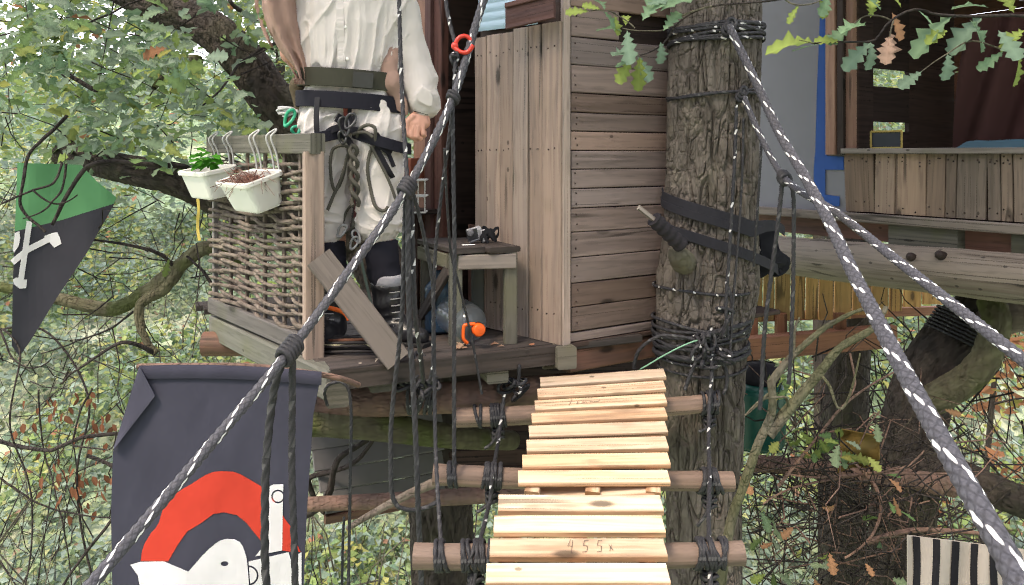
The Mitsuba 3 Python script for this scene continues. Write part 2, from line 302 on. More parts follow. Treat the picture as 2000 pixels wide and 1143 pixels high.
part(deck, 'sill_beam', bar(B0+E1*.02+A(0, .05, DZ-.075), B0+E1*.75+A(0, .05, DZ-.075), .09, .08, [0, 0, 1], 13, bev=.006), 'wood')

# ------------------------------------------------------------------ shed (small cabin on the deck)
shed = thing('wooden_cabin', 'small weathered wooden cabin with open dark doorway on the deck', 'cabin')
ROOF = H+1.15
seams = [-120, -60, 12, 71, 126, 181, 219, 256, 294, 331, 369, 407, 454, 504, 554, 601, 649]
Wn = A(-E1[1], E1[0], 0)*-1       # outward normal of the side wall
WL = .60
for i, (a, b) in enumerate(zip(seams[:-1], seams[1:])):
    za, zb = Zv(a, 3.13), Zv(b, 3.13); L = WL if not 12 <= a < 60 else .28
    s0 = .035+rng.uniform(0, .006)
    p0, p1 = B0+E1*s0+Wn*.004, B0+E1*L+Wn*.004
    mb = bar(up(p0, (za+zb)/2), up(p1, (za+zb)/2+rng.normal(0, .001)), za-zb-.0035, .022, [0, 0, 1], 1, seg=4, bow=.0012)
    part(shed, 'side_plank', mb, 'wood')
nails = MB()
def nail(c, d, r=.0034): lathe([(0, .0022), (r, .0016), (r*1.05, -.004)], c, d, nails, uvpal=12, S=7)
for a, b in zip(seams[2:-1], seams[3:]):
    za, zb = Zv(a, 3.13), Zv(b, 3.13)
    for s_ in (.062, .57):
        for f_ in (.28, .72): nail(up(B0+E1*(s_+rng.normal(0, .004))+Wn*.0155, zb+(za-zb)*(f_+rng.normal(0, .05))), Wn)
part(shed, 'side_wall', bar(up(B0+E1*.01-Wn*.03, H+.2), up(B0+E1*WL-Wn*.03, H+.2), 1.88, .03, [0, 0, 1], 12), 'wood', label='dark backing wall behind the planks')
part(shed, 'bottom_trim', bar(up(B0+E1*.02+Wn*.002, DZ+.022), up(B0+E1*WL+Wn*.002, DZ+.022), .035, .02, [0, 0, 1], 1), 'wood')
part(shed, 'corner_board', bar(up(B0+E1*.012+Wn*.014, DZ-.005), up(B0+E1*.012+Wn*.014, ROOF), .036, .02, E1, 2, seg=3), 'wood')
def e2_at(u):   # distance along the front wall where the photo column u meets it
    k = (u-1000)/F; return (B0[0]-k*B0[1])/(.733*k+.68)*1.0
Fn = A(-E2[1], E2[0], 0); Fn = Fn if Fn[1] < 0 else -Fn
N2 = np.linalg.norm([.68, .733])
fe = [e2_at(u)*N2 for u in (1101, 1064, 1038, 1009, 983, 956, 933)]
for i, (a, b) in enumerate(zip(fe[:-1], fe[1:])):
    m = (a+b)/2; zt = H+.512+rng.normal(0, .004)-.002*i
    p0 = B0+E2*m+Fn*(.006+rng.uniform(0, .004))
    part(shed, 'front_plank', bar(up(p0, DZ+.002), up(p0, zt), b-a-.003, .022, E2, 2, seg=4, bow=.002), 'wood')
for a, b in zip(fe[:-1], fe[1:]):
    for z_ in (.42, .02, -.62):
        for f_ in (.3, .7): nail(up(B0+E2*(a+(b-a)*(f_+rng.normal(0, .05)))+Fn*.0195, H+z_+rng.normal(0, .006)), Fn)
part(shed, 'nail_heads', nails, 'wood', kind='stuff')
part(shed, 'front_wall', bar(up(B0+E2*.02-Fn*.022, H+.2), up(B0+E2*fe[-1]*.99-Fn*.022, H+.2), 1.85, .02, [0, 0, 1], 12), 'wood', label='dark backing behind the front planks')
# corrugated foil above the planks, and the tilted rusty plate
fo = lambda a, b: np.stack([B0[0]+E2[0]*(.13+a*.36)+0*b, B0[1]+E2[1]*(.13+a*.36)-.02-.006*np.abs(np.sin(b*42)), H+.515+b*.5+.01*a], -1)
part(shed, 'foil_panel', sheet(fo, 6, 140, .002, color=(.33, .47, .56)), 'gloss', True, label='pale blue ribbed foil above the front planks')
# door frame boards and doorway
for u0, u1, pal, nm, out in ((817, 843, 6, 'door_post', .01), (846, 858, 5, 'door_frame', .03), (858, 874, 5, 'door_frame', .012)):
    a, b = e2_at(u1)*N2, e2_at(u0)*N2; p0 = B0+E2*(a+b)/2+Fn*out
    part(shed, nm, bar(up(p0, DZ+.001), up(p0, ROOF), b-a-.002, .04, E2, pal, seg=3), 'wood')
c0, c1 = B0+E1*WL*1.0, B0+E2*e2_at(817)*N2; bk = 1.35
part(shed, 'back_wall', bar(up(c1+E1*bk, H+.2), up(B0+E2*.2+E1*bk*.95, H+.2), 1.9, .03, [0, 0, 1], 12), 'wood')
part(shed, 'left_wall', bar(up(c1-Fn*.02, H+.2), up(c1+E1*bk, H+.2), 1.9, .03, [0, 0, 1], 12), 'wood')
part(shed, 'right_wall', bar(up(B0+E1*.9*WL+A(.05, .12, 0), H+.2), up(c1+E1*bk+A(.55, -.2, 0), H+.2), 1.9, .03, [0, 0, 1], 12), 'wood')
part(shed, 'floor', bar(up((B0+c1)/2+E1*.06, DZ-.008), up((B0+c1)/2+E1*bk, DZ-.008), .95, .02, E2, 12), 'wood')
rm = (B0+c1)/2
part(shed, 'roof', bar(up(rm-E1*.10, ROOF+.03), up(rm+E1*(bk+.1), ROOF+.03), 1.25, .04, E2, 1), 'wood')
a, b = e2_at(930)*N2, e2_at(893)*N2; p0 = B0+E2*(a+b)/2-Fn*.07
part(shed, 'inner_board', bar(up(p0, DZ+.005), up(p0, DZ+.42), b-a, .02, E2, 13), 'wood', label='brown board just inside the doorway')
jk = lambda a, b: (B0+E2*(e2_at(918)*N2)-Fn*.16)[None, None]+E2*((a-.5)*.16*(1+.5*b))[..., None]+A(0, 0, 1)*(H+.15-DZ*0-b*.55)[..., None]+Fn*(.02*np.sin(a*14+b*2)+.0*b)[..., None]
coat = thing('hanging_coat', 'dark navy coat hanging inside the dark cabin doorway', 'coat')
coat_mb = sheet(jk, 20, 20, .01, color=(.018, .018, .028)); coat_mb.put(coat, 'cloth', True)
plate = thing('metal_plate', 'rusty red brown metal plate tilted above the front planks', 'plate')
pc = P(1034, 23, 3.10); px = unit(P(1095, 8, 3.04)-P(975, 38, 3.24)); pz = unit(np.cross(px, A(-.45, -.85, .1))); pz = pz*np.sign(pz[2])
mb = bar(pc-px*.118, pc+px*.122, .098, .012, pz, 5, bev=.002); sweep(np.array([pc-px*.118+pz*.045+A(0, -.012, 0), pc+px*.122+pz*.045+A(0, -.012, 0)]), octo(.02, .02), pz, 5, mb); mb.put(plate, 'wood')

# ------------------------------------------------------------------ railing with woven willow panel
rail = thing('wicker_railing', 'woven willow railing panel with pale corner post and brace', 'railing')
RP = P(612, 690, 2.93)[:2]; RP = A(RP[0], RP[1], 0); RD = unit(LL-RP); RN = A(RD[1], -RD[0], 0); RN = RN if RN[0] < 0 else -RN; RL = np.linalg.norm(LL-RP)
RT = H+.012
part(rail, 'corner_post', bar(up(RP, DZ-.002), up(RP, RT-.005), .07, .06, EF, 2, bev=.004), 'wood', label='pale pinkish squared corner post')
part(rail, 'top_rail', bar(up(RP-RD*.035, RT+.024), up(LL, RT+.028), .075, .058, [0, 0, 1], 10, bev=.004), 'wood', label='grey weathered top rail')
part(rail, 'bottom_rail', bar(up(RP+RD*.03, DZ+.035), up(LL, DZ+.05), .07, .045, [0, 0, 1], 0, bev=.004), 'wood')
for i, q in enumerate((.97, .78, .60, .42, .24, .10)):
    p0 = RP+RD*RL*q
    part(rail, 'stake', (bar(up(p0, DZ+.03), up(p0, RT), .024, .022, RD, 0) if i == 0 else tube(spline([up(p0, DZ+.03), up(p0+RD*.006, H-.4), up(p0, RT)], n=10), .009, 8, 6, rough=.1)), 'bark' if i else 'wood', bool(i))
st = np.array([.97, .78, .60, .42, .24, .10])*RL
nrow = 37
for r in range(nrow):
    zz = DZ+.075+(RT-DZ-.115)*r/nrow; tt = np.linspace(RL*.995, .035, 64)
    ph = r % 2; jit = rng.normal(0, .003)
    off = np.cos(math.pi*(np.interp(tt, st[::-1], np.arange(6)[::-1])+ph))*.0150
    sag = -.035*np.exp(-((tt-.22)/.35)**2)*np.exp(-r/6)+.006*np.sin(tt*9+r*1.7)+.004*np.sin(tt*23+r*3.1)
    p = RP+RD*tt[:, None]+RN*(off+rng.normal(0, .002))[:, None]+A(0, 0, 1)*(zz+jit+sag)[:, None]
    part(rail, 'willow_rod', tube(p, np.linspace(.0092, .0072, 64)[::(1 if r % 3 else -1)]*rng.uniform(.88, 1.10), 8, 6, rough=.08), 'bark', True)
b0, b1 = P(622, 503, 2.855), P(778, 705, 2.835)
part(rail, 'brace', bar(b0, b1, .095, .042, np.cross(unit(b1-b0), A(EF[1], -EF[0], 0)), 0, bev=.004), 'wood', label='grey diagonal brace plank mossy at its foot')

# ------------------------------------------------------------------ main oak trunk
TY = 3.28
tv = np.array([-420, -150, 0, 300, 450, 545, 600, 650, 760, 1000, 1400, 2700]); tu = np.array([1412, 1405, 1400, 1391, 1385, 1377, 1372, 1367, 1374, 1376, 1372, 1360.])
tr_ = np.array([84, 88, 88, 86, 88, 97, 93, 86, 77, 71, 74, 105.])*TY/F
def trunk_c(z): v = 300+(H-z)*F/TY; return A(*[(np.interp(v, tv, tu)-1000)/F*TY, TY, z])
def trunk_r(z): return float(np.interp(300+(H-z)*F/TY, tv, tr_))
def furrow(q, seed=0):
    w = meshkit.fbm(q*.7, 2, seed+9); q = q+(w[..., None]-.5)*A(.7, .7, .9)
    a = np.abs(meshkit.noise(q, seed)-.5)*2; b = np.abs(meshkit.noise(q*1.9+7, seed+3)-.5)*2
    st_ = lambda x, w: (lambda t: t*t*(3-2*t))(np.clip(1-x/w, 0, 1))
    c_ = np.abs(meshkit.noise(q*A(.8, .8, .45)+3, seed+12)-.5)*2
    return np.maximum(np.maximum(st_(a, .17)*.85, st_(c_, .13)*1.1), st_(b, .20)*.5*np.clip(meshkit.noise(q*.8, seed+6)*1.8-.2, 0, 1))
def barkmesh(mb, path, rad, sides, pal, amp, fr=26., fz=6.5, seed=0, extra=None, front=0.):
    """trunk or limb with furrowed bark as relief"""
    p = np.asarray(path, float); t, n, b = frames(p); ang = np.arange(sides)*2*math.pi/sides; ang = ang-front*np.sin(ang-math.pi/2)
    d = np.cos(ang)[None, :, None]*n[:, None]+np.sin(ang)[None, :, None]*b[:, None]; r = np.broadcast_to(rad, (len(p),))
    s = np.concatenate([[0], np.cumsum(np.linalg.norm(np.diff(p, axis=0), axis=1))])
    q = np.concatenate([np.stack([np.cos(ang), np.sin(ang)], -1)[None]*r[:, None, None]*fr, np.broadcast_to(s[:, None, None]*fz, (len(p), sides, 1))], -1)
    h = -amp*furrow(q, seed)+amp*.22*(meshkit.fbm(q*2.2, 2, seed+5)-.5)
    big = (meshkit.fbm(q*.16, 2, seed+7)-.5)*r[:, None]*.18
    rr = r[:, None]+h+big
    v = p[:, None]+d*rr[..., None]
    if extra is not None: v = extra(v, d)
    return mb.add(v.reshape(-1, 3), tri(ringfaces(len(p), sides)), A(rng.uniform(0, 9), 160*pal+5.5))
def knot(v, d):
    c = P(1337, 500, TY-.185); w = np.exp(-(((v-c)/A(.05, .06, .055))**2).sum(-1)); v = v+A(-.25, -1, 0)*(w*.055)[..., None]
    c2 = P(1325, 560, TY-.19); w2 = np.exp(-(((v-c2)/A(.06, .1, .05))**2).sum(-1)); return v+A(-.1, -1, 0)*(w2*.018)[..., None]
oak = thing('oak_tree', 'thick furrowed oak trunk standing between the two cabins', 'tree')
zz = np.concatenate([np.concatenate([np.linspace(H+3.6, H+.72, 60), np.linspace(H+.71, H-1.8, 640)]), np.linspace(H-1.9, -.1, 60)])
mb = barkmesh(MB(), [trunk_c(z) for z in zz], np.array([trunk_r(z) for z in zz]), 320, 0, .017, extra=knot, fr=36., fz=7.5, front=.5)
part(oak, 'trunk', mb, 'bark', True)
cK = P(1330, 505, TY-.225)
kv, kf = nets(lambda p: rc(p, cK+A(.02, .05, -.02), cK+A(-.012, -.012, .012), .048, .040, 1.)+.010*(meshkit.fbm(p*40, 3)-.5), cK-.09, cK+.09, .005)
part(oak, 'knot', MB().add(kv, kf, A(0, 160*5+5.5)), 'bark', True, label='pale healed knot on the trunk below the straps')

# ------------------------------------------------------------------ right cabin with large window
CW0 = A(1.576, 5.05, 0); CD = unit([.559, -.829, 0]); CN = unit([-.829, -.559, 0])
def ct(u): k = (u-1000)/F; return (k*CW0[1]-CW0[0])/(CD[0]-k*CD[1])
def CP(t, z, out=0.): p = CW0+CD*t+CN*out; return A(p[0], p[1], z)
def ctz(u, v, out=0.): t = ct(u); return CP(t, Zv(v, (CW0+CD*t)[1]), out)
cab = thing('window_cabin', 'right hand cabin with grey panel wall, big window and plank cladding', 'cabin')
sill = H+.006; bot = H-.335
part(cab, 'wall_panel', bar(CP(-.9, H+.45, -.02), CP(ct(1655), H+.45, -.02), 1.62, .03, [0, 0, 1], 15, seg=30, color=(.215, .215, .24)), 'linen', label='grey felt covered wall panel')
part(cab, 'wall_panel', bar(CP(ct(1640), (sill+bot)/2, -.03), CP(2.6, (sill+bot)/2, -.03), sill-bot, .02, [0, 0, 1], 12), 'wood')
ed = [1650, 1709, 1749, 1810, 1847, 1869, 1928, 1955, 1979, 2040, 2110, 2170, 2260, 2350]
for a, b in zip(ed[:-1], ed[1:]):
    a, b = ct(a), ct(b); m = (a+b)/2; tl = rng.normal(0, .004)
    part(cab, 'cladding_board', bar(CP(m+tl, bot+.01, -.004), CP(m-tl, sill-.008, -.004), b-a-.006, .02, CD, 7, seg=3, bow=.001), 'wood')
nails = MB()
for a, b in zip(ed[:-1], ed[1:]):
    a, b = ct(a), ct(b)
    for z_ in (sill-.05, sill-.035, bot+.05):
        for f_ in (.28, .72): nail(CP(a+(b-a)*(f_+rng.normal(0, .06)), z_+rng.normal(0, .012), .006), CN, .0045)
part(cab, 'nail_heads', nails, 'wood', kind='stuff')
part(cab, 'window_sill', bar(CP(ct(1652), sill+.008, .014), CP(2.6, sill+.008, .014), .03, .07, [0, 0, 1], 0), 'wood')
part(cab, 'bottom_trim', bar(CP(-.7, bot-.022, .02), CP(2.6, bot-.022, .02), .05, .04, [0, 0, 1], 0, bev=.005), 'wood', label='mossy trim under the cladding boards')
WT = H+1.15
for u0, u1, pal, out in ((1619, 1637, 6, .016), (1640, 1652, 12, .008), (1653, 1668, 6, -.01)):
    a, b = ct(u0), ct(u1); part(cab, 'window_frame', bar(CP((a+b)/2, sill-.012, out), CP((a+b)/2, WT, out), b-a, .04, CD, pal), 'wood')
part(cab, 'window_frame', bar(CP(ct(1640), WT, 0), CP(2.6, WT, 0), .05, .05, [0, 0, 1], 6), 'wood')
pa = [CP(ct(1664), sill+.02, -.02), CP(2.6, sill+.02, -.02), CP(2.6, WT, -.02), CP(ct(1664), WT, -.02)]
part(cab, 'window_pane', MB().add(pa, [[0, 1, 2], [0, 2, 3]], A(0, 0)), 'glass')
# room behind the glass
q0, q1, dp = ct(1600), 2.7, 1.5
for i in range(9):
    z = sill-.3+i*.19
    for hole in ((q0, ct(1900)), ):
        part(cab, 'room_board', bar(CP(q0, z, -dp), CP(q1+.8, z, -dp), .185, .02, [0, 0, 1], 9), 'wood')
part(cab, 'room_floor', bar(CP((q0+q1)/2, bot, -.05), CP((q0+q1)/2, bot, -dp), 3.2, .02, CD, 12), 'wood')
part(cab, 'room_ceiling', bar(CP((q0+q1)/2, WT+.04, .1), CP((q0+q1)/2, WT+.04, -dp), 3.2, .03, CD, 12), 'wood')
part(cab, 'room_wall', bar(CP(q0, H+.4, -.06), CP(q0, H+.4, -dp*.35), 1.7, .03, [0, 0, 1], 12), 'wood')
part(cab, 'room_wall', bar(CP(q0, H+.4, -dp*.62), CP(q0, H+.4, -dp), 1.7, .03, [0, 0, 1], 12), 'wood')
part(cab, 'room_wall', bar(CP(q0, H+.31, -dp*.35), CP(q0, H+.31, -dp*.62), .22, .03, [0, 0, 1], 12), 'wood')
part(cab, 'room_wall', bar(CP(q0, H-.11, -dp*.35), CP(q0, H-.11, -dp*.62), .5, .03, [0, 0, 1], 12), 'wood')
part(cab, 'room_wall', bar(CP(q0, H+.91, -dp*.35), CP(q0, H+.91, -dp*.62), .75, .03, [0, 0, 1], 12), 'wood')
# things in the room
fr = thing('picture_frame', 'small yellow rimmed frame standing on the window sill', 'frame')
a, b, z0, z1 = ct(1691), ct(1751), Zv(289, 4.35), Zv(256, 4.35)
mb = MB()
for p, q in (((a, z0), (b, z0)), ((a, z1), (b, z1)), ((a, z0), (a, z1)), ((b, z0), (b, z1))): tube(spline([CP(p[0], p[1], -.05), CP(q[0], q[1], -.05)], n=4), .006, 8, color=(.52, .40, .12), mb=mb)
part(fr, 'rim', mb, 'matte', True)
part(fr, 'picture', bar(CP(a, (z0+z1)/2, -.056), CP(b, (z0+z1)/2, -.056), z1-z0, .004, [0, 0, 1], 0, color=(.05, .06, .075)), 'gloss')
bl = thing('blue_blanket', 'pale blue crumpled blanket lying behind the window', 'blanket')
fb = lambda a, b: (CW0+CN*-.14)[None, None]+CD*(ct(1840)+a*1.1)[..., None]-CN*(b*.5)[..., None]+A(0, 0, 1)*(sill+.02+(.04)*np.sin(np.clip(b*1.5, 0, 1)*math.pi*.9)*(.6+.8*meshkit.fbm(np.stack([a*6, b*6, 0*a], -1), 3)))[..., None]
sheet(fb, 40, 20, .01, color=(.10, .19, .25)).put(bl, 'cloth', True)
rd = thing('red_sheet', 'dark red cloth draped in loose folds behind the window', 'cloth')
fr2 = lambda a, b: (CW0+CN*-.55)[None, None]+CD*(ct(1790)+a*.55-.12*b)[..., None]+CN*(.04*np.sin(a*17+b*4))[..., None]+A(0, 0, 1)*(sill+.75-b*.85)[..., None]
sheet(fr2, 50, 20, .008, color=(.09, .04, .038)).put(rd, 'cloth', True)
# blue tape on the wall
tape = thing('blue_tape', 'bright blue tape stuck along the edge of the grey wall panel', 'tape')
TB = (.03, .085, .30); mb = MB()
def tq(pts):
    f = [ctz(u, v, .003) for u, v in pts]; g = [x-CN*.004 for x in f]; m = len(f)
    mb.add(f+g, [[0, i, i+1] for i in range(1, m-1)]+[[m, m+i+1, m+i] for i in range(1, m-1)]+sum([[[i, m+i, (i+1) % m], [m+i, m+(i+1) % m, (i+1) % m]] for i in range(m)], []), A(*TB))
tq([(1608, -120), (1640, -120), (1622, 140), (1616, 302), (1592, 330), (1596, 180)]); tq([(1592, 303), (1648, 306), (1648, 332), (1590, 331)]); tq([(1590, 331), (1612, 331), (1612, 402), (1589, 400)]); tq([(1612, 380), (1640, 384), (1640, 403), (1612, 402)])
mb.put(tape, 'matte')
for u0, u1 in ((1735, 1870), (1975, 2110)):
    a, b = ct(u0), ct(u1); part(cab, 'floor_joist', bar(CP((a+b)/2, bot-.105, .0), CP((a+b)/2, bot-.105, -1.2), b-a, .12, CD, 10, bev=.006), 'wood', label='square greenish joist end between cabin floor and log')
part(cab, 'floor_beam', bar(CP(-.7, bot-.10, -.10), CP(2.6, bot-.10, -.10), .11, .05, [0, 0, 1], 13), 'wood', label='shaded brown floor beam')
log = thing('support_log', 'long peeled grey log carrying the window cabin', 'log')
lp = spline([CP(-.12, H-.615, .06), CP(.5, H-.607, .065), CP(1.2, H-.592, .055), CP(2.0, H-.575, .06), CP(2.7, H-.56, .06)], n=90)
part(log, 'stem', tube(lp, np.linspace(.112, .125, 90), 40, 11, rough=.07, per=True, k=5), 'wood', True)
for u, v in ((1812, 497), (1868, 493)):
    c = ctz(u, v, .175); part(log, 'knot', lathe([(.0, .012), (.016, .010), (.022, .002), (.024, -.05)], c-CN*.01, CN+A(0, 0, .3), uvpal=12, S=14), 'wood', True)

# yellow board wall lower behind, with red beam
yb = thing('board_wall', 'yellowish plank wall under the window cabin above a red beam', 'wall')
YY = 5.35
ys = [1440, 1489, 1512, 1543, 1572, 1597, 1627, 1663, 1700, 1735, 1762, 1800, 1840]
for a, b in zip(ys[:-1], ys[1:]):
    m = (a+b)/2; vb = np.interp(m, [1440, 1663, 1840], [630, 618, 596]); yy = YY+.3*(m-1440)/400
    part(yb, 'board', bar(P(m, vb+rng.normal(0, 2), yy), P(m+2, 505, yy), (b-a-2)/F*yy, .02, [1, .1, 0], 8, seg=2), 'wood')
part(yb, 'red_beam', bar(P(1425, 683, YY-.1), P(1745, 655, YY+.05), 42/F*YY, .09, [0, 0, 1], 9), 'wood')
part(yb, 'ledger', bar(P(1440, 620, YY+.06), P(1840, 606, YY+.4), .06, .05, [0, 0, 1], 9), 'wood')
for u in (1468, 1525, 1640): part(yb, 'spacer', bar(P(u, 612, YY+.02), P(u, 668, YY+.02), 20/F*YY, .06, [1, 0, 0], 9), 'wood')

# ------------------------------------------------------------------ logs and boards under the deck
def logthing(name, label, pts, r, pal, bsdf='wood', rough=.07, cat='log', group=None):
    k = thing(name, label, cat, group); pp = spline(pts, n=40); tube(pp, np.linspace(r[0], r[1], 40), 24, pal, rough=rough, per=bsdf == 'wood', k=7).put(k, bsdf, True); return k
logthing('beam_log', 'reddish barked log lying under the deck joists', [P(560, 802, 3.15), P(690, 786, 3.12), P(850, 778, 3.12), P(1060, 762, 3.2), P(1330, 750, 3.6)], (.062, .058), 4, 'bark')
logthing('beam_log', 'mossy green log just below the reddish log', [P(585, 822, 3.1), P(640, 824, 3.1), P(730, 832, 3.12), P(860, 850, 3.3), P(1000, 860, 3.7)], (.058, .042), 2, 'bark')
logthing('stick', 'thin bare stick slanting up under the dark boards', [P(680, 1032, 2.95), P(760, 985, 2.9), P(860, 938, 2.88)], (.010, .018), 6, 'bark', rough=.05, cat='stick')
logthing('beam_log', 'thin horizontal log behind the middle rung', [P(600, 985, 3.4), P(860, 972, 3.3), P(1100, 955, 3.25)], (.03, .034), 4, 'bark')
logthing('post_stub', 'short pale log lying on the beams behind the ramp', [P(1060, 712, 3.3), P(1240, 696, 3.35)], (.02, .022), 11)
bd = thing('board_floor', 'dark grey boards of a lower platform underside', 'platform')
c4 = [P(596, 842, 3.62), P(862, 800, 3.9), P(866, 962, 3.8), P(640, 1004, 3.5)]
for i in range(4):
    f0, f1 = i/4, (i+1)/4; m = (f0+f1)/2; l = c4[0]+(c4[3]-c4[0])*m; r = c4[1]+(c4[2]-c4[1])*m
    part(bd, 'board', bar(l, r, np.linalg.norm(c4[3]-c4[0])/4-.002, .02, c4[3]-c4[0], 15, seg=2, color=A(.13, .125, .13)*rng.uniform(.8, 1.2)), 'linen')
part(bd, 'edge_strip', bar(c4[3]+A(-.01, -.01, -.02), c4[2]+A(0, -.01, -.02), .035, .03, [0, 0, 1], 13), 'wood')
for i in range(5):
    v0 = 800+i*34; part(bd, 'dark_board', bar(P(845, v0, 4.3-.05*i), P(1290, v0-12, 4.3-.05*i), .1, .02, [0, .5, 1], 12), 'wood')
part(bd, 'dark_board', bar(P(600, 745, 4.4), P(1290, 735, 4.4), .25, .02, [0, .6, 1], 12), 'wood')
# ------------------------------------------------------------------ leaves
_t = A(0, .07, .15, .22, .33, .42, .54, .63, .75, .84, .93, 1.0); _w = A(.012, .03, .13, .07, .22, .11, .31, .16, .29, .16, .17, .0)
def oak_template(full=True):
    if full:
        t, w = _t, _w; y = np.concatenate([0*t, w, -w]); x = np.concatenate([t, t+.05*(w > .15), t+.05*(w > .15)]); n = len(t)
        v = np.stack([x, y, .35*np.abs(y)-.16*x**2+.04*np.sin(x*14)*np.abs(y)*3], -1); f = []
        for i in range(n-1):
            f += [[i, i+1, n+i+1], [i, n+i+1, n+i], [i+1, i, 2*n+i], [i+1, 2*n+i, 2*n+i+1]]
        return v, np.array(f)
    v = A([0, 0, 0], [.35, .27, .08], [.55, .16, .03], [.8, .28, .02], [1, 0, -.12], [.8, -.28, .02], [.55, -.16, .03], [.35, -.27, .08], [.5, 0, -.05]).reshape(-1, 3)
    return v, np.array([[8, 0, 1], [8, 1, 2], [8, 2, 3], [8, 3, 4], [8, 4, 5], [8, 5, 6], [8, 6, 7], [8, 7, 0]])
OAK, OAK2 = oak_template(), oak_template(False)
ELL = (A([0, 0, 0], [.3, .24, .06], [.7, .2, .03], [1, 0, -.08], [.7, -.2, .03], [.3, -.24, .06], [.5, 0, -.03]).reshape(-1, 3), np.array([[6, (i+1) % 6, i] for i in range(6)]))
QUAD = (A([0, 0, 0], [.45, .3, .09], [1, 0, -.08], [.45, -.3, .09]).reshape(-1, 3), np.array([[0, 2, 1], [0, 3, 2]]))
def rotmats(d, n):
    d = unit(d); n = unit(n-d*(d*n).sum(-1, keepdims=True)); return np.stack([d, np.cross(n, d), n], -1)
def leaves(pos, d, n, size, col, tmpl, mb=None):
    mb = mb or MB(); R = rotmats(np.atleast_2d(d), np.atleast_2d(n)); tv_, tf = tmpl; N = len(R); size = np.broadcast_to(size, (N,))
    lr_ = np.random.default_rng(N*7+int(abs(np.atleast_2d(pos)[0, 0])*1e4)); tb = np.repeat(tv_[None], N, 0); tb[..., 2] = tb[..., 2]*lr_.uniform(.2, 1.9, (N, 1))-lr_.uniform(-.12, .30, (N, 1))*tv_[None, :, 0]**2; tb[..., 1] *= lr_.uniform(.8, 1.15, (N, 1))
    v = np.einsum('nij,nkj->nki', R, tb)*size[:, None, None]+np.atleast_2d(pos)[:, None]
    f = (tf[None]+(np.arange(N)*len(tv_))[:, None, None]).reshape(-1, 3)
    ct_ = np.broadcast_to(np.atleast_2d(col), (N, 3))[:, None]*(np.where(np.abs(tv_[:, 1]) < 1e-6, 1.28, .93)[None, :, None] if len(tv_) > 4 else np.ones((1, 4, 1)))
    return mb.add(v.reshape(-1, 3), f, ct_.reshape(-1, 3))
GREENS = A([.140, .200, .080], [.170, .225, .070], [.115, .175, .100], [.160, .210, .130], [.215, .245, .080], [.28, .27, .08], [.20, .25, .18], [.26, .13, .07]).reshape(-1, 3)
def pick(n, w, r=rng):
    w = np.asarray(w, float); return GREENS[r.choice(len(GREENS), n, p=w/w.sum())]*r.uniform(.75, 1.25, (n, 1))
# ------------------------------------------------------------------ limbs on the left: the tree that the deck is built around
lt = thing('oak_tree', 'dark limbed oak reaching left from behind the deck with large leafy boughs', 'tree')
mb = barkmesh(MB(), spline([P(865, 2200, 4.25)*A(1, 1, 0), P(868, 1400, 4.25), P(862, 1050, 4.25), P(845, 850, 4.3), P(760, 560, 4.45), P(660, 380, 4.6), P(560, 240, 4.7)], n=260), np.interp(np.linspace(0, 1, 260), [0, .45, .7, 1], [.22, .175, .17, .13]), 110, 1, .016, fr=24, fz=6, seed=3)
part(lt, 'trunk', mb, 'bark', True)
def limb(pts, r0, r1, pal, seed=0, amp=.010, sides=70, n=170, fr=28):
    pp = spline(pts, n=n); return barkmesh(MB(), pp, np.linspace(r0, r1, n), sides, pal, amp, seed=seed, fr=fr, fz=8)
part(lt, 'limb', limb([P(600, 265, 4.7), P(530, 190, 4.7), P(470, 110, 4.7), P(400, 50, 4.75), P(290, 0, 4.8), P(140, -90, 4.9)], .135, .10, 1, 1, .014), 'bark', True, label='thick dark upper limb rising to the left')
part(lt, 'limb', limb([P(700, 470, 4.5), P(560, 430, 4.45), P(450, 395, 4.4), P(340, 350, 4.4), P(220, 325, 4.5), P(120, 300, 4.6)], .12, .075, 1, 2, .012), 'bark', True, label='dark lower limb running behind the planters')
part(lt, 'limb', limb([P(470, 505, 4.3), P(405, 485, 4.2), P(345, 525, 4.2), P(285, 570, 4.2), P(212, 604, 4.25), P(120, 585, 4.3), P(-40, 552, 4.4)], .045, .028, 2, 4, .006, 30, 120), 'bark', True, label='mossy crooked lower branch')
part(lt, 'limb', limb([P(350, 520, 4.2), P(325, 560, 4.18), P(272, 600, 4.15), P(275, 640, 4.12), P(305, 690, 4.1)], .036, .018, 2, 5, .005, 24, 90), 'bark', True, label='mossy side branch hooking downward')
part(lt, 'limb', limb([P(385, 120, 4.6), P(350, 125, 4.4), P(320, 150, 4.2), P(300, 172, 4.1)], .04, .014, 2, 6, .006, 24, 60), 'bark', True)
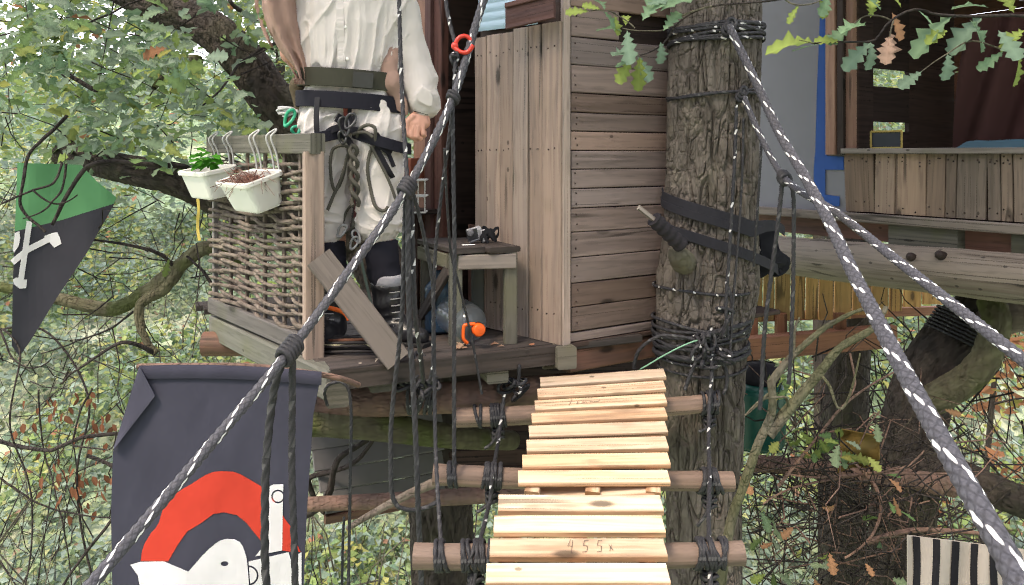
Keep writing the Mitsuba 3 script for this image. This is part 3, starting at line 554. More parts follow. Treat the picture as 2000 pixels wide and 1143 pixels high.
twig_specs = [  # thin dark branches seen against the leaves
    ([P(560, 75, 4.6), P(500, 105, 4.4), P(455, 135, 4.3), P(430, 175, 4.2), P(390, 212, 4.1)], .011, .004), ([P(470, 20, 4.7), P(452, 5, 4.6), P(440, -40, 4.6)], .014, .008),
    ([P(300, -10, 4.4), P(225, 20, 4.3), P(160, 50, 4.25), P(60, 60, 4.2), P(-20, 75, 4.2)], .006, .004), ([P(105, 100, 4.5), P(140, 145, 4.4), P(190, 180, 4.4)], .014, .012),
    ([P(420, 400, 4.3), P(360, 325, 3.9), P(300, 322, 3.8), P(220, 315, 3.75), P(170, 325, 3.7), P(150, 350, 3.7), P(100, 440, 3.65)], .017, .008),
    ([P(130, 225, 3.9), P(90, 270, 3.8), P(60, 300, 3.7), P(50, 345, 3.65), P(40, 400, 3.6), P(70, 440, 3.6), P(85, 455, 3.6)], .009, .006), ([P(120, 318, 3.7), P(105, 355, 3.65), P(60, 372, 3.6), P(0, 400, 3.6)], .006, .004),
    ([P(128, 320, 3.7), P(120, 370, 3.68), P(95, 400, 3.6), P(45, 425, 3.6)], .006, .003), ([P(60, 370, 3.6), P(110, 400, 3.62), P(150, 380, 3.65)], .005, .003),
    ([P(-10, 860, 4.0), P(90, 880, 3.95), P(160, 855, 3.9), P(250, 845, 3.9)], .011, .008), ([P(0, 645, 4.2), P(60, 720, 4.1), P(100, 700, 4.1)], .006, .003), ([P(305, 690, 4.1), P(240, 670, 4.0), P(180, 700, 4.0), P(120, 750, 4.0)], .012, .005),
    ([P(260, 610, 4.2), P(220, 640, 4.15), P(170, 660, 4.1), P(80, 690, 4.1)], .006, .003), ([P(345, 525, 4.2), P(300, 490, 4.1), P(250, 480, 4.05), P(170, 470, 4.0)], .011, .005),
    ([P(415, 560, 4.1), P(390, 520, 4.1), P(365, 500, 4.1)], .010, .006), ([P(170, 890, 3.9), P(250, 960, 3.85), P(160, 1090, 3.8), P(110, 1160, 3.8)], .009, .006), ([P(0, 930, 3.9), P(120, 1000, 3.9), P(260, 1010, 3.95)], .005, .003),
    ([P(-10, 640, 4.0), P(40, 700, 3.9), P(20, 830, 3.8), P(60, 960, 3.8), P(50, 1150, 3.7)], .005, .004), ([P(80, 760, 4.4), P(90, 880, 4.4), P(120, 1010, 4.3), P(140, 1160, 4.3)], .005, .003),
    ([P(180, 760, 3.8), P(140, 870, 3.8), P(210, 880, 3.75), P(230, 840, 3.7)], .005, .003), ([P(640, 1010, 3.6), P(600, 940, 3.55), P(680, 910, 3.5), P(740, 830, 3.45), P(700, 800, 3.4)], .013, .007), ([P(596, 1000, 3.5), P(640, 965, 3.45), P(660, 900, 3.4), P(720, 860, 3.4)], .02, .010)]
for pts, r0, r1 in twig_specs:
    pp = spline(pts, n=40); pp += (meshkit.fbm(pp[:, :, None]*A(9, 5, 7)+A(1, 2, 3), 2)-.5)*.03
    part(lt, 'branch', tube(pp, np.linspace(r0, r1, 40), 8, 3, rough=.2, k=30), 'bark', True)
# small random twigs as one mass
mb = MB(); r2 = np.random.default_rng(11)
for i in range(280):
    u, v = r2.uniform(-40, 540), r2.uniform(-20, 1150); Y = r2.uniform(3.9, 6.0)
    p = P(u, v, Y)
    if u > 300 and v > 560: continue
    d = unit(r2.normal(0, 1, 3)*A(1, .6, .8)); L = r2.uniform(.15, .55); k = r2.normal(0, .25, 3)
    tube(np.array([p, p+d*L*.35+k*L*.1, p+d*L*.7-k*L*.1, p+d*L+k*L*.25]), np.linspace(.004, .0015, 4), 4, 3, mb=mb, caps=False)
part(lt, 'twigs', mb, 'bark', True, kind='stuff')
# leaves of the near boughs: the largest singly, the others as one mass
def bough_points(n, r):
    cl = r.uniform(0, 1, (70, 3)); cu = -60+cl[:, 0]*600; cv = -60+cl[:, 1]**1.0*400; cY = 3.5+cl[:, 2]*2.4
    i = r.integers(0, 70, n); u = cu[i]+r.normal(0, 38, n); v = cv[i]+r.normal(0, 26, n); Y = cY[i]+r.normal(0, .16, n)
    return u, v, Y
r3 = np.random.default_rng(21)
def leafset(u, v, Y, r, w, s0, s1, facing=.55):
    n = len(u); p = np.stack([(u-1000)/F*Y, Y, H-(v-300)/F*Y], -1)
    d = unit(r.normal(0, 1, (n, 3))*A(1, .8, .35)+A(0, -.15, -.25)); nn = unit(r.normal(0, .6, (n, 3))+A(0, -facing, .9))
    return p, d, nn, r.uniform(s0, s1, n), pick(n, w, r)
u, v, Y = bough_points(3800, r3); ok = ~((u > 505) & (v > 30)) & ~((u > 20) & (u < 235) & (v > 330) & (Y < 4.4)) & (v < 345) & ~((u > 380) & (v > 255)); dl = np.min([np.hypot(u-(a[0]+(b[0]-a[0])*t), v-(a[1]+(b[1]-a[1])*t)) for a, b in (((300, 5), (400, 50)), ((400, 50), (470, 110)), ((470, 110), (530, 200)), ((220, 330), (400, 375))) for t in np.linspace(0, 1, 8)], 0)
ok &= ~((dl < 34) & (r3.uniform(0, 1, len(u)) < .9)); u, v, Y = u[ok], v[ok], Y[ok]
p, d, nn, sz, col = leafset(u, v, Y, r3, [5, 3, 5, 6, 2, .5, 8, .2], .055, .105); col = col*A(1.12, 1.14, 1.2)
order = np.argsort(Y-4*sz)
vis = order[:260]
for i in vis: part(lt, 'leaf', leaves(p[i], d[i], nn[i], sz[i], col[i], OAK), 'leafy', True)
rest = order[260:]; part(lt, 'foliage', leaves(p[rest], d[rest], nn[rest], sz[rest], col[rest], OAK2), 'leafy', True, kind='stuff')
# a few leaves over the lower limb and by the pennant
u = A(505, 520, 545, 640, 620, 585)*0+A(215, 255, 285, 232, 262, 330); v = A(395, 345, 330, 372, 420, 505); Y = np.full(6, 4.0)
p, d, nn, sz, col = leafset(u, v, Y, r3, [5, 4, 1, 3, 4, 1, 3, 0], .08, .11)
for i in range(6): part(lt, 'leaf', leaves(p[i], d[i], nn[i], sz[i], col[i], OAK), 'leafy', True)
# red brown beech twigs
beech = thing('beech_sapling', 'thin twigs with withered red brown leaves left of the dark banner', 'tree')
part(beech, 'stem', tube(spline([P(-20, 655, 4.4), P(70, 640, 4.3), P(150, 720, 4.2), P(175, 800, 4.1), P(150, 930, 4.1), P(190, 1160, 4.1)], n=40), .006, 6, 3), 'bark', True)
r4 = np.random.default_rng(5); mb = MB()
cu, cv = A(120, 180, 190, 110, 165, 205, 60, 175, 140), A(790, 800, 850, 930, 940, 920, 840, 960, 935); i = r4.integers(0, 9, 75)
p, d, nn, sz, col = leafset(cu[i]+r4.normal(0, 22, 75), cv[i]+r4.normal(0, 24, 75), 4.1+r4.normal(0, .08, 75), r4, [1]*8, .04, .065)
d = d*.5+A(0, 0, -.8); col = A(.16, .072, .042)*r4.uniform(.7, 1.5, (75, 1))
for k in range(75): part(beech, 'leaf', leaves(p[k], d[k], nn[k], sz[k], col[k], ELL), 'leafy', True)

# ------------------------------------------------------------------ undergrowth and forest behind
r5 = np.random.default_rng(33)
def scatter_ground(n, y0, y1, spread, hmax, w, s0, s1, clump=.8):
    y = y0+(y1-y0)*r5.uniform(0, 1, n)**1.1; x = r5.uniform(-1, 1, n)*(y*.95+spread)
    cl = meshkit.fbm(np.stack([x*clump, y*clump, 0*x], -1), 3); keep = cl > r5.uniform(.22, .55, n); x, y, cl = x[keep], y[keep], cl[keep]; n = len(x)
    h = hmax*np.clip((cl-.25)*2, .1, 1)*r5.uniform(0, 1, n)**.7*(.4+.6*np.clip((y-8)/8, 0, 1))
    p = np.stack([x, y, ground_z(x, y)+h+.02], -1)
    d = unit(r5.normal(0, 1, (n, 3))*A(1, 1, .45)); nn = unit(r5.normal(0, .5, (n, 3))+A(0, -.5, 1.1))
    sp = meshkit.fbm(np.stack([x*.45, y*.45, 0*x+4], -1), 2)[:, None]
    col = pick(n, w, r5); col = col*A(1.4, 1.42, 1.7); col = col*(1-.6*np.clip((sp-.45)*4, 0, 1))+A(.28, .34, .28)*.6*np.clip((sp-.45)*4, 0, 1)
    return p, d, nn, r5.uniform(s0, s1, n)*(1+(y-y0)/50), col
ug = thing('undergrowth', 'bright yellow green forest undergrowth covering the slope below', 'undergrowth', kind='stuff')
mb = MB()
leaves(*scatter_ground(155000, 6.5, 22, 2, 1.0, [3, 5, 2, 4, 5, 2.5, 6, .3], .09, .17), QUAD, mb=mb)
leaves(*scatter_ground(110000, 20, 56, 4, 3.0, [3, 4, 3, 3, 4, 2, 5, .4], .16, .30, .4), QUAD, mb=mb)
mb.put(ug, 'leafy', True)
bt = thing('brushwood', 'thin bare stems standing in the undergrowth on the slope', 'brushwood', kind='stuff'); mb = MB()
for i in range(650):
    y = r5.uniform(6.5, 18); x = r5.uniform(-1, 1)*(y*.7+1); z = float(ground_z(A(x), A(y))[0]); L = r5.uniform(.8, 3.2)
    d = unit(A(r5.normal(0, .35), r5.normal(0, .3), 1)); k = r5.normal(0, .12, 3)*L
    tube(np.array([[x, y, z], A(x, y, z)+d*L*.4+k, A(x, y, z)+d*L*.75-k*.4, A(x, y, z)+d*L+k]), np.linspace(.011, .003, 4)*r5.uniform(.6, 1.5), 4, 5 if i % 3 else 3, mb=mb, caps=False)
mb.put(bt, 'bark', True)
def bgtree(x, y, h, r, cr, nl, seed, tilt=0., w=(4, 4, 4, 3, 3, 1, 5, .2), low=.25, label=None, pal=1, ls=1.):
    rr = np.random.default_rng(seed); k = thing('forest_tree', label, 'tree', 'trees behind the viewer' if 'behind the viewer' in label else 'background forest trees' if 'background' in label else None)
    z = float(ground_z(A(x), A(y))[0]); b = A(x, y, z-.1)
    pp = spline([b, b+A(tilt*.3*h, 0, .4*h), b+A(tilt*.6*h+rr.normal(0, .1), 0, .75*h), b+A(tilt*h, 0, h)], n=24); mb = tube(pp, np.linspace(r, r*.25, 24), 12, pal, rough=.15, k=4); tips = []
    for i in range(16):
        t = rr.uniform(low, .95); p0 = pp[int(t*23)]; a = rr.uniform(0, 2*math.pi); L = cr*rr.uniform(.5, 1.1)*(1.15-.5*t)
        d = A(math.cos(a), math.sin(a), rr.uniform(-.1, .6)); q = spline([p0, p0+d*L*.5+rr.normal(0, .06, 3)*L, p0+d*L], n=8); tube(q, np.linspace(r*.3, r*.06, 8), 5, pal, mb=mb, caps=False); tips += [q[3], q[5], q[7], q[6]]
    part(k, 'trunk', mb, 'bark', True); tips = np.array(tips); i = rr.integers(0, len(tips), nl)
    g = rr.normal(0, 1, (nl, 3))*A(.34, .34, .2)*cr*.55; p = tips[i]+g
    d = unit(rr.normal(0, 1, (nl, 3))*A(1, 1, .5)); nn = unit(rr.normal(0, .55, (nl, 3))+A(0, -.5, .85))
    col = pick(nl, w, rr)*(.8+.4*rr.uniform(0, 1, (len(tips), 1))[i])
    part(k, 'crown', leaves(p, d, nn, rr.uniform(.09, .16, nl)*(1+abs(y)/60)*ls, col, QUAD), 'leafy', True, kind='stuff')
BGT = [(-3.9, 15.5, 9.5, .09, 2.0, 3600), (-2.4, 14, 11, .12, 2.3, 4200), (-11.2, 15, 12, .12, 2.5, 4200), (.6, 17, 13, .14, 2.4, 3600), (-13.2, 20, 14, .15, 3.0, 4500), (-6.2, 22, 15, .16, 3.0, 4500),
        (-1.6, 25, 16, .18, 3.2, 4500), (5.2, 13.5, 11, .12, 2.0, 2200), (7.5, 19, 13, .15, 2.7, 3500), (3.6, 24, 15, .18, 3.0, 3500), (12, 24, 15, .18, 3.2, 3500), (-14, 30, 16, .12, 3.8, 4500), (-8, 33, 17, .2, 4, 4500), (0, 35, 17, .22, 4, 4500), (8, 34, 17, .22, 4, 4000)]
_o = np.argsort(np.argsort([a[0]/a[1] for a in BGT])); _w = 'first second third fourth fifth sixth seventh eighth ninth tenth eleventh twelfth thirteenth fourteenth fifteenth'.split()
BGL = ['leafy background forest tree, %s trunk counted from the left edge' % _w[k] for k in _o]
for i, a in enumerate(BGT):
    bgtree(*a, 100+i, tilt=.05*math.sin(i*2.3), label=BGL[i])
for i, a in enumerate([(-8, -5, 12, .2, 3.6, 5000), (-3, -8, 14, .22, 4.0, 5000), (3.5, -6.5, 13, .2, 3.8, 5000), (8.5, -3, 12, .2, 3.6, 5000), (-13, -9, 15, .22, 4.2, 5000), (0, -14, 16, .22, 4.6, 5000), (9, -11, 15, .22, 4.4, 5000), (13, 2, 13, .2, 3.6, 4000)]):  # unseen trees added behind the viewer to cut low light on the foreground
    bgtree(*a, 300+i, low=.2, ls=1.7, label='unseen forest tree behind the viewer, added to block low light')
# the crown of the main oak, above the picture: it shades the deck
r8 = np.random.default_rng(91); tips = []; mb = MB(); t0 = trunk_c(H+3.2)
for i in range(22):
    a = r8.uniform(0, 2*math.pi); L = r8.uniform(1.2, 3.4); p0 = trunk_c(r8.uniform(H+1.9, H+3.5)); q = spline([p0, p0+A(math.cos(a)*L*.5, math.sin(a)*L*.5, .35), p0+A(math.cos(a)*L, math.sin(a)*L, r8.uniform(.1, 1.0))], n=14); tube(q, np.linspace(.06, .012, 14), 7, 0, mb=mb, rough=.15, caps=False); tips += list(q[5:])
part(oak, 'limbs', mb, 'bark', True)
tips = np.array(tips); n_ = 15000; i = r8.integers(0, len(tips), n_); p = tips[i]+r8.normal(0, 1, (n_, 3))*A(.42, .42, .25); p = p[(p[:, 2] > H+.55+.30*np.maximum(p[:, 1], 0)) & (p[:, 1] > .6)]; n_ = len(p)
part(oak, 'crown', leaves(p, unit(r8.normal(0, 1, (n_, 3))*A(1, 1, .4)), unit(r8.normal(0, .5, (n_, 3))+A(0, 0, 1)), r8.uniform(.09, .14, n_), pick(n_, [4, 4, 4, 3, 3, 1, 2, .2], r8), QUAD), 'leafy', True, kind='stuff')
# the dead reddish beech at the right edge
bgtree(5.3, 9.2, 6.2, .05, 1.3, 900, 171, .06, (0, 0, 0, 0, .6, 1, .3, 6), .3, 'slim tree with withered orange brown leaves at the right edge')

# ------------------------------------------------------------------ second oak, right, with forks and limbs
o2 = thing('oak_tree', 'leaning dark oak below the window cabin with curved mossy branch', 'tree')
part(o2, 'trunk', barkmesh(MB(), spline([P(1745, 2600, 4.3)*A(1, 1, 0), P(1752, 1300, 4.3), P(1765, 1000, 4.3), P(1778, 860, 4.32), P(1810, 745, 4.4), P(1872, 650, 4.5), P(1965, 560, 4.75), P(2080, 430, 5.0)], n=300), np.interp(np.linspace(0, 1, 300), [0, .55, .75, 1], [.22, .165, .16, .12]), 110, 1, .016, fr=24, fz=6, seed=8), 'bark', True)
part(o2, 'limb', limb([P(1800, 790, 4.3), P(1850, 765, 4.2), P(1895, 735, 4.15), P(1930, 690, 4.1), P(1945, 640, 4.1), P(1935, 590, 4.2)], .085, .07, 2, 9, .008, 50, 140), 'bark', True, label='curved mossy limb bending upward')
part(o2, 'limb', limb([P(1790, 905, 4.2), P(1870, 930, 4.0), P(1950, 962, 3.9), P(2080, 1010, 3.8)], .085, .075, 1, 10, .01, 50, 120), 'bark', True, label='dark limb running out to the right')
part(o2, 'limb', limb([P(1470, 905, 3.75), P(1560, 912, 3.75), P(1680, 925, 3.8), P(1860, 950, 3.9)], .04, .05, 4, 11, .006, 36, 120), 'bark', True, label='reddish horizontal limb among the twigs')
part(o2, 'limb', limb([P(1900, 640, 4.5), P(1960, 625, 4.3), P(2080, 600, 4.2)], .085, .08, 6, 12, .004, 40, 90), 'bark', True, label='pale barkless limb at the right edge')
mb = MB()
for i in range(7):
    t = np.linspace(0, 2*math.pi, 60); c = P(1868+i*4, 662-i*6, 4.45); ax = unit(A(.45, 0, .9)); x = unit(np.cross(ax, [0, 1, 0])); y = np.cross(ax, x)
    ropemesh(c+.166*(np.cos(t)[:, None]*x+np.sin(t)[:, None]*y), .0065, 1, mb, .008)
ro = thing('rope_coil', 'dark rope wound many times round the leaning oak', 'rope'); mb.put(ro, 'rope', True)
bgo = thing('oak_tree', 'straight dark trunk behind the green barrel and the twigs', 'tree')
part(bgo, 'trunk', barkmesh(MB(), spline([P(1640, 2000, 5.9)*A(1, 1, 0), P(1648, 900, 5.9), P(1655, 640, 5.9), P(1660, 300, 6.4), P(1660, -100, 6.6)], n=150), np.linspace(.2, .14, 150), 60, 1, .016, seed=14), 'bark', True)
fk = thing('lichen_branch', 'pale forked branch covered in lichen right of the main trunk', 'branch')
def lb(pts, r0, r1, pal=5): return limb(pts, r0, r1, pal, int(rng.integers(99)), .003, 20, 90, 60)
part(fk, 'stem', lb([P(1405, 1160, 2.95), P(1428, 1020, 2.95), P(1452, 950, 2.93), P(1480, 870, 2.92), P(1508, 800, 2.92), P(1506, 745, 2.95)], .020, .016), 'bark', True)
part(fk, 'fork', lb([P(1500, 850, 2.92), P(1540, 800, 2.94), P(1595, 735, 2.98), P(1640, 680, 3.0), P(1705, 640, 3.05), P(1730, 600, 3.1)], .022, .011), 'bark', True)
part(fk, 'fork', lb([P(1505, 750, 2.95), P(1530, 715, 2.98), P(1575, 670, 3.0), P(1630, 628, 3.05), P(1700, 600, 3.1)], .015, .007), 'bark', True)
for pts in ([P(1500, 770, 2.94), P(1480, 790, 2.9), P(1458, 810, 2.88)], [P(1540, 800, 2.94), P(1530, 775, 2.9), P(1497, 778, 2.88), P(1455, 812, 2.85)], [P(1550, 690, 2.99), P(1552, 650, 2.98), P(1562, 620, 2.97)], [P(1600, 730, 2.98), P(1618, 750, 2.95), P(1640, 800, 2.94), P(1680, 690, 2.93)]):
    part(fk, 'twig', tube(spline(pts, n=20), np.linspace(.006, .003, 20), 7, 5, rough=.2, k=40), 'bark', True)
tw = thing('twig_tangle', 'tangle of dry reddish brown twigs in front of the leaning oak', 'twigs'); r6 = np.random.default_rng(77)
long_ = [([P(1690, 925, 3.3), P(1600, 932, 3.28), P(1535, 925, 3.25)], .007), ([P(1690, 925, 3.3), P(1560, 950, 3.28), P(1490, 985, 3.2)], .007), ([P(1690, 925, 3.3), P(1780, 905, 3.2), P(1805, 880, 3.2)], .006), ([P(1690, 925, 3.3), P(1720, 980, 3.25), P(1700, 1050, 3.2), P(1650, 1090, 3.2)], .008), ([P(1690, 925, 3.3), P(1860, 925, 3.3)], .006),
    ([P(1520, 950, 3.2), P(1600, 850, 3.2), P(1650, 790, 3.2), P(1750, 725, 3.2)], .007), ([P(1690, 925, 3.3), P(1640, 880, 3.25), P(1600, 850, 3.2)], .005), ([P(1690, 1060, 3.3), P(1800, 1035, 3.3), P(1900, 1040, 3.3), P(1990, 1080, 3.3)], .012), ([P(1660, 690, 3.4), P(1670, 740, 3.35), P(1640, 800, 3.3)], .005), ([P(1700, 925, 3.4), P(1730, 850, 3.4), P(1740, 820, 3.4)], .005)]
for pts, r in long_: part(tw, 'twig', tube(spline(pts, n=26), np.linspace(r, r*.5, 26), 7, 4, rough=.25, k=30), 'bark', True)
mb = MB()
for i in range(320):
    u, v = r6.normal(1680, 110), r6.normal(985, 95); Y = r6.uniform(3.15, 4.0)
    if u < 1470 or v > 1180: continue
    p = P(u, v, Y); d = unit(r6.normal(0, 1, 3)*A(1, .5, .9)); L = r6.uniform(.12, .5); k = r6.normal(0, .2, 3)*L
    tube(np.array([p, p+d*L*.4+k*.4, p+d*L*.75-k*.3, p+d*L+k]), np.linspace(.0042, .0016, 4), 4, 4 if i % 4 == 0 else 3 if i % 2 else 1, mb=mb, caps=False)
part(tw, 'fine_twigs', mb, 'bark', True, kind='stuff')
bn = MB()
for i in range(130):
    u, v = r6.uniform(1450, 2050), r6.uniform(690, 1150); Y = r6.uniform(4.4, 6.5); p = P(u, v, Y); d = unit(r6.normal(0, 1, 3)*A(1, .5, 1.1)); L = r6.uniform(.3, 1.0); k = r6.normal(0, .2, 3)*L
    tube(np.array([p, p+d*L*.4+k*.4, p+d*L*.75-k*.3, p+d*L+k]), np.linspace(.006, .002, 4), 4, 3, mb=bn, caps=False)
part(bgo, 'twigs', bn, 'bark', True, kind='stuff')
iv = thing('bramble', 'sparse green and withered leaves growing through the twig tangle', 'plant')
lu = A(1598, 1625, 1590, 1640, 1530, 1540, 1760, 1735, 1750, 1600, 1550, 1510, 1620, 1590, 1745, 1560, 1380, 1690, 1735, 1445, 1845, 1605); lv = A(850, 878, 885, 860, 740, 760, 935, 980, 995, 870, 1030, 1060, 1080, 1130, 970, 880, 925, 1100, 935, 930, 800, 990)
lc = np.where((np.arange(22) % 22 < 9)[:, None], A(.10, .16, .07), A(.30, .17, .10)); lc[9] = lc[16] = A(.12, .18, .06)
p, d, nn, sz, _ = leafset(lu, lv, np.full(22, 3.15), r6, [1]*8, .05, .09)
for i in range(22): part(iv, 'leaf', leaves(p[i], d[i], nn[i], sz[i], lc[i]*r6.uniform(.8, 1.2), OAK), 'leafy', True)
n_ = 46; uu = np.concatenate([r6.normal(1600, 45, 22), r6.normal(1530, 22, 10), r6.uniform(1480, 1780, 14)]); vv = np.concatenate([r6.normal(868, 22, 22), r6.normal(755, 25, 10), r6.uniform(960, 1140, 14)])
p2_, d2_, n2_, s2_, c2_ = leafset(uu, vv, r6.uniform(3.05, 3.35, n_), r6, [4, 4, 1, 3, 3, 2, 3, 1.5], .045, .085)
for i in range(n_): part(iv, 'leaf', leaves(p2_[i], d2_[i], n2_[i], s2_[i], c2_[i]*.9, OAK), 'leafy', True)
mb = MB()
for i in range(21): tube(spline([p[i], (p[i]+p[i+1])/2+A(0, .1, -.1), P(1680, 990, 3.4)], n=10), .002, 5, 3, mb=mb, caps=False)
part(iv, 'stem', mb, 'bark', True)

# ------------------------------------------------------------------ near oak sprays at the top
def spray(label, stems, lv, seed, extra=()):
    k = thing('oak_twig', label, 'twig'); r = np.random.default_rng(seed)
    for pts, rad in stems: part(k, 'stem', tube(spline(pts, n=30), np.linspace(rad, rad*.5, 30), 8, 5 if rad < .004 else 3, rough=.15, k=60), 'bark', True)
    for u, v, Y, du, dv, L, c, tl in lv:
        p0 = P(u, v, Y); d = unit(A(du, -.25*r.normal(), -dv)); n = unit(A(r.normal(0, .45), -1+tl, .55+tl)); part(k, 'leaf', leaves(p0, d, n, L/F*Y, A(*c)*r.uniform(.85, 1.15), OAK), 'leafy', True)
G1, G2, G3, BR = (.17, .26, .16), (.22, .28, .08), (.16, .23, .17), (.30, .17, .10)
spray('oak twig with lobed grey green leaves hanging before the plank wall', [([P(1600, -20, 2.6), P(1500, 2, 2.62), P(1390, 12, 2.65), P(1330, 40, 2.66), P(1290, 90, 2.66), P(1250, 108, 2.66)], .0042), ([P(1390, 12, 2.65), P(1330, 32, 2.64), P(1290, 60, 2.62), P(1250, 60, 2.6), P(1215, 55, 2.6)], .0034), ([P(1240, 55, 2.6), P(1215, 35, 2.6), P(1180, 20, 2.6), P(1150, 22, 2.6)], .0026)], [
    (1225, 60, 2.6, -.1, 1, 70, G3, 0), (1215, 62, 2.6, -.9, -.5, 46, G1, .8), (1222, 50, 2.6, .1, -1, 36, G2, 0), (1240, 110, 2.66, -.9, -.1, 66, G3, .9), (1235, 112, 2.66, -.5, .9, 58, G2, 0), (1245, 110, 2.66, .4, .7, 56, G3, 0), (1250, 112, 2.66, -.1, 1, 62, G2, .2), (1248, 106, 2.66, -1, .5, 55, G1, .9),
    (1290, 82, 2.64, .1, 1, 42, G3, 0), (1296, 60, 2.62, .5, -.6, 50, G1, .2), (1255, 40, 2.6, .5, -.7, 74, G1, .1), (1290, 22, 2.6, .8, -.5, 70, G1, .2), (1180, 20, 2.6, -.2, -1, 42, G1, .8), (1178, 22, 2.6, .7, .5, 44, G1, .9), (1150, 22, 2.6, -1, 0, 46, G2, .1), (1172, 18, 2.6, -.8, -.2, 36, G2, 0), (1200, 30, 2.6, .2, .9, 40, G2, 0), (1262, 10, 2.6, .9, -.3, 60, G3, .2)], 3)
spray('oak twig with leaves and a withered leaf hanging before the window', [([P(2060, 40, 2.5), P(1970, 30, 2.5), P(1900, 32, 2.5), P(1830, 28, 2.5), P(1790, 18, 2.5), P(1740, 40, 2.5), P(1700, 82, 2.5), P(1640, 82, 2.5), P(1590, 85, 2.5)], .0055), ([P(1740, 40, 2.5), P(1700, 30, 2.5), P(1660, 55, 2.5)], .003), ([P(1745, 40, 2.5), P(1738, 70, 2.48), P(1735, 100, 2.48)], .003), ([P(2060, 90, 2.5), P(1980, 100, 2.5), P(1900, 80, 2.5), P(1850, 105, 2.5), P(1800, 140, 2.5)], .0035), ([P(1590, 85, 2.5), P(1560, 78, 2.5)], .002)], [
    (1590, 85, 2.5, -1, -.15, 84, G2, .2), (1640, 82, 2.5, -.9, -.2, 46, G2, .1), (1600, 86, 2.5, -.9, .2, 52, G1, .9), (1700, 84, 2.5, -.7, .6, 66, G3, .1), (1700, 82, 2.5, .1, 1, 52, G3, 0), (1690, 50, 2.5, -.9, .1, 74, G1, .3), (1700, 35, 2.5, .2, -.9, 46, G2, 0), (1665, 50, 2.5, -.8, .6, 58, G1, .2), (1720, 20, 2.5, -.6, -.4, 66, G1, .3), (1738, 62, 2.48, .15, 1, 66, (.42, .28, .22), .1), (1742, 25, 2.5, .4, .9, 58, BR, .1), (1790, 18, 2.5, .6, .6, 42, G1, .6), (1738, 70, 2.48, -.3, 1, 56, (.36, .25, .2), .2),
    (1760, 15, 2.5, -.4, -.8, 50, G2, .2), (1860, 32, 2.5, -.9, .7, 100, G1, .4), (1920, 30, 2.5, -.6, .7, 92, G3, .3), (1950, 60, 2.5, .3, .8, 70, G3, .1), (1980, 25, 2.5, -.4, -.8, 60, G2, .1), (1895, 40, 2.5, .4, .5, 66, G1, .3), (1850, 60, 2.5, -1, .3, 46, G2, .2), (1800, 140, 2.5, -.8, .5, 60, G3, .2), (1850, 105, 2.5, .1, 1, 50, G3, .1), (1990, 110, 2.5, .1, .9, 60, G2, .1), (1960, 100, 2.5, -.7, .6, 56, G1, .2), (1930, 15, 2.5, -.8, -.3, 60, G1, .4), (2000, 60, 2.5, -.7, .3, 56, G2, .2)], 4)
spray('small green oak twig beside the top of the corner board', [([P(1500, -40, 2.45), P(1560, 10, 2.45), P(1620, -10, 2.45)], .003)], [(1560, 10, 2.45, -.5, .8, 40, G2, .1), (1620, -10, 2.45, -.4, .9, 46, G1, .2), (1600, 0, 2.45, .5, .9, 40, G2, .1)], 5)
# ------------------------------------------------------------------ slatted ramp of two pallets on hanging logs
def ramp(label, L0, R0, L1, R1, n, slat, pal, seed):
    k = thing('slat_ramp', label, 'ramp', None); r = np.random.default_rng(seed); nrm = unit(np.cross(R1-L1, L0-L1)); nrm = nrm if nrm[2] > 0 else -nrm
    for i in range(n):
        f = (i+.5)/n; l, rr = L0+(L1-L0)*f, R0+(R1-R0)*f; j = r.normal(0, .0018, 2); run = unit(L1-L0)
        x = unit(rr-l)
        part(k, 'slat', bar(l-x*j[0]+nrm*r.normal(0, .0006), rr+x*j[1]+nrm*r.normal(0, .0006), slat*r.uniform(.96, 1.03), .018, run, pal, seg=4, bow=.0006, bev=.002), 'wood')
    for f in (.10, .5, .9):
        a, b = L0+(R0-L0)*f-nrm*.031, L1+(R1-L1)*f-nrm*.031; part(k, 'stringer', bar(a-(b-a)*.01, b+(b-a)*.01, .038, .045, nrm, 3), 'wood')
    for f in (.03, .5, .97):
        c, e = L0+(R0-L0)*.10+(L1-L0)*f-nrm*.06, L0+(R0-L0)*.9+(L1-L0)*f-nrm*.06; part(k, 'under_slat', bar(c, e, .075, .02, unit(L1-L0), 3), 'wood')
    return k, nrm
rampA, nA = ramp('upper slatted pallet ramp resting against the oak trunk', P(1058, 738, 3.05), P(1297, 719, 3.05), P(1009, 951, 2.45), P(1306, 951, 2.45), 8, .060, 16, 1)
BL, BR = P(977, 966, 2.33), P(1291, 966, 2.33)
rampB, nB = ramp('lower and nearer slatted pallet ramp in pale fresh wood', BL, BR, BL+(P(924, 1270, 1.80)-BL)*10/6, BR+(P(1316, 1270, 1.80)-BR)*10/6, 10, .070, 3, 2)
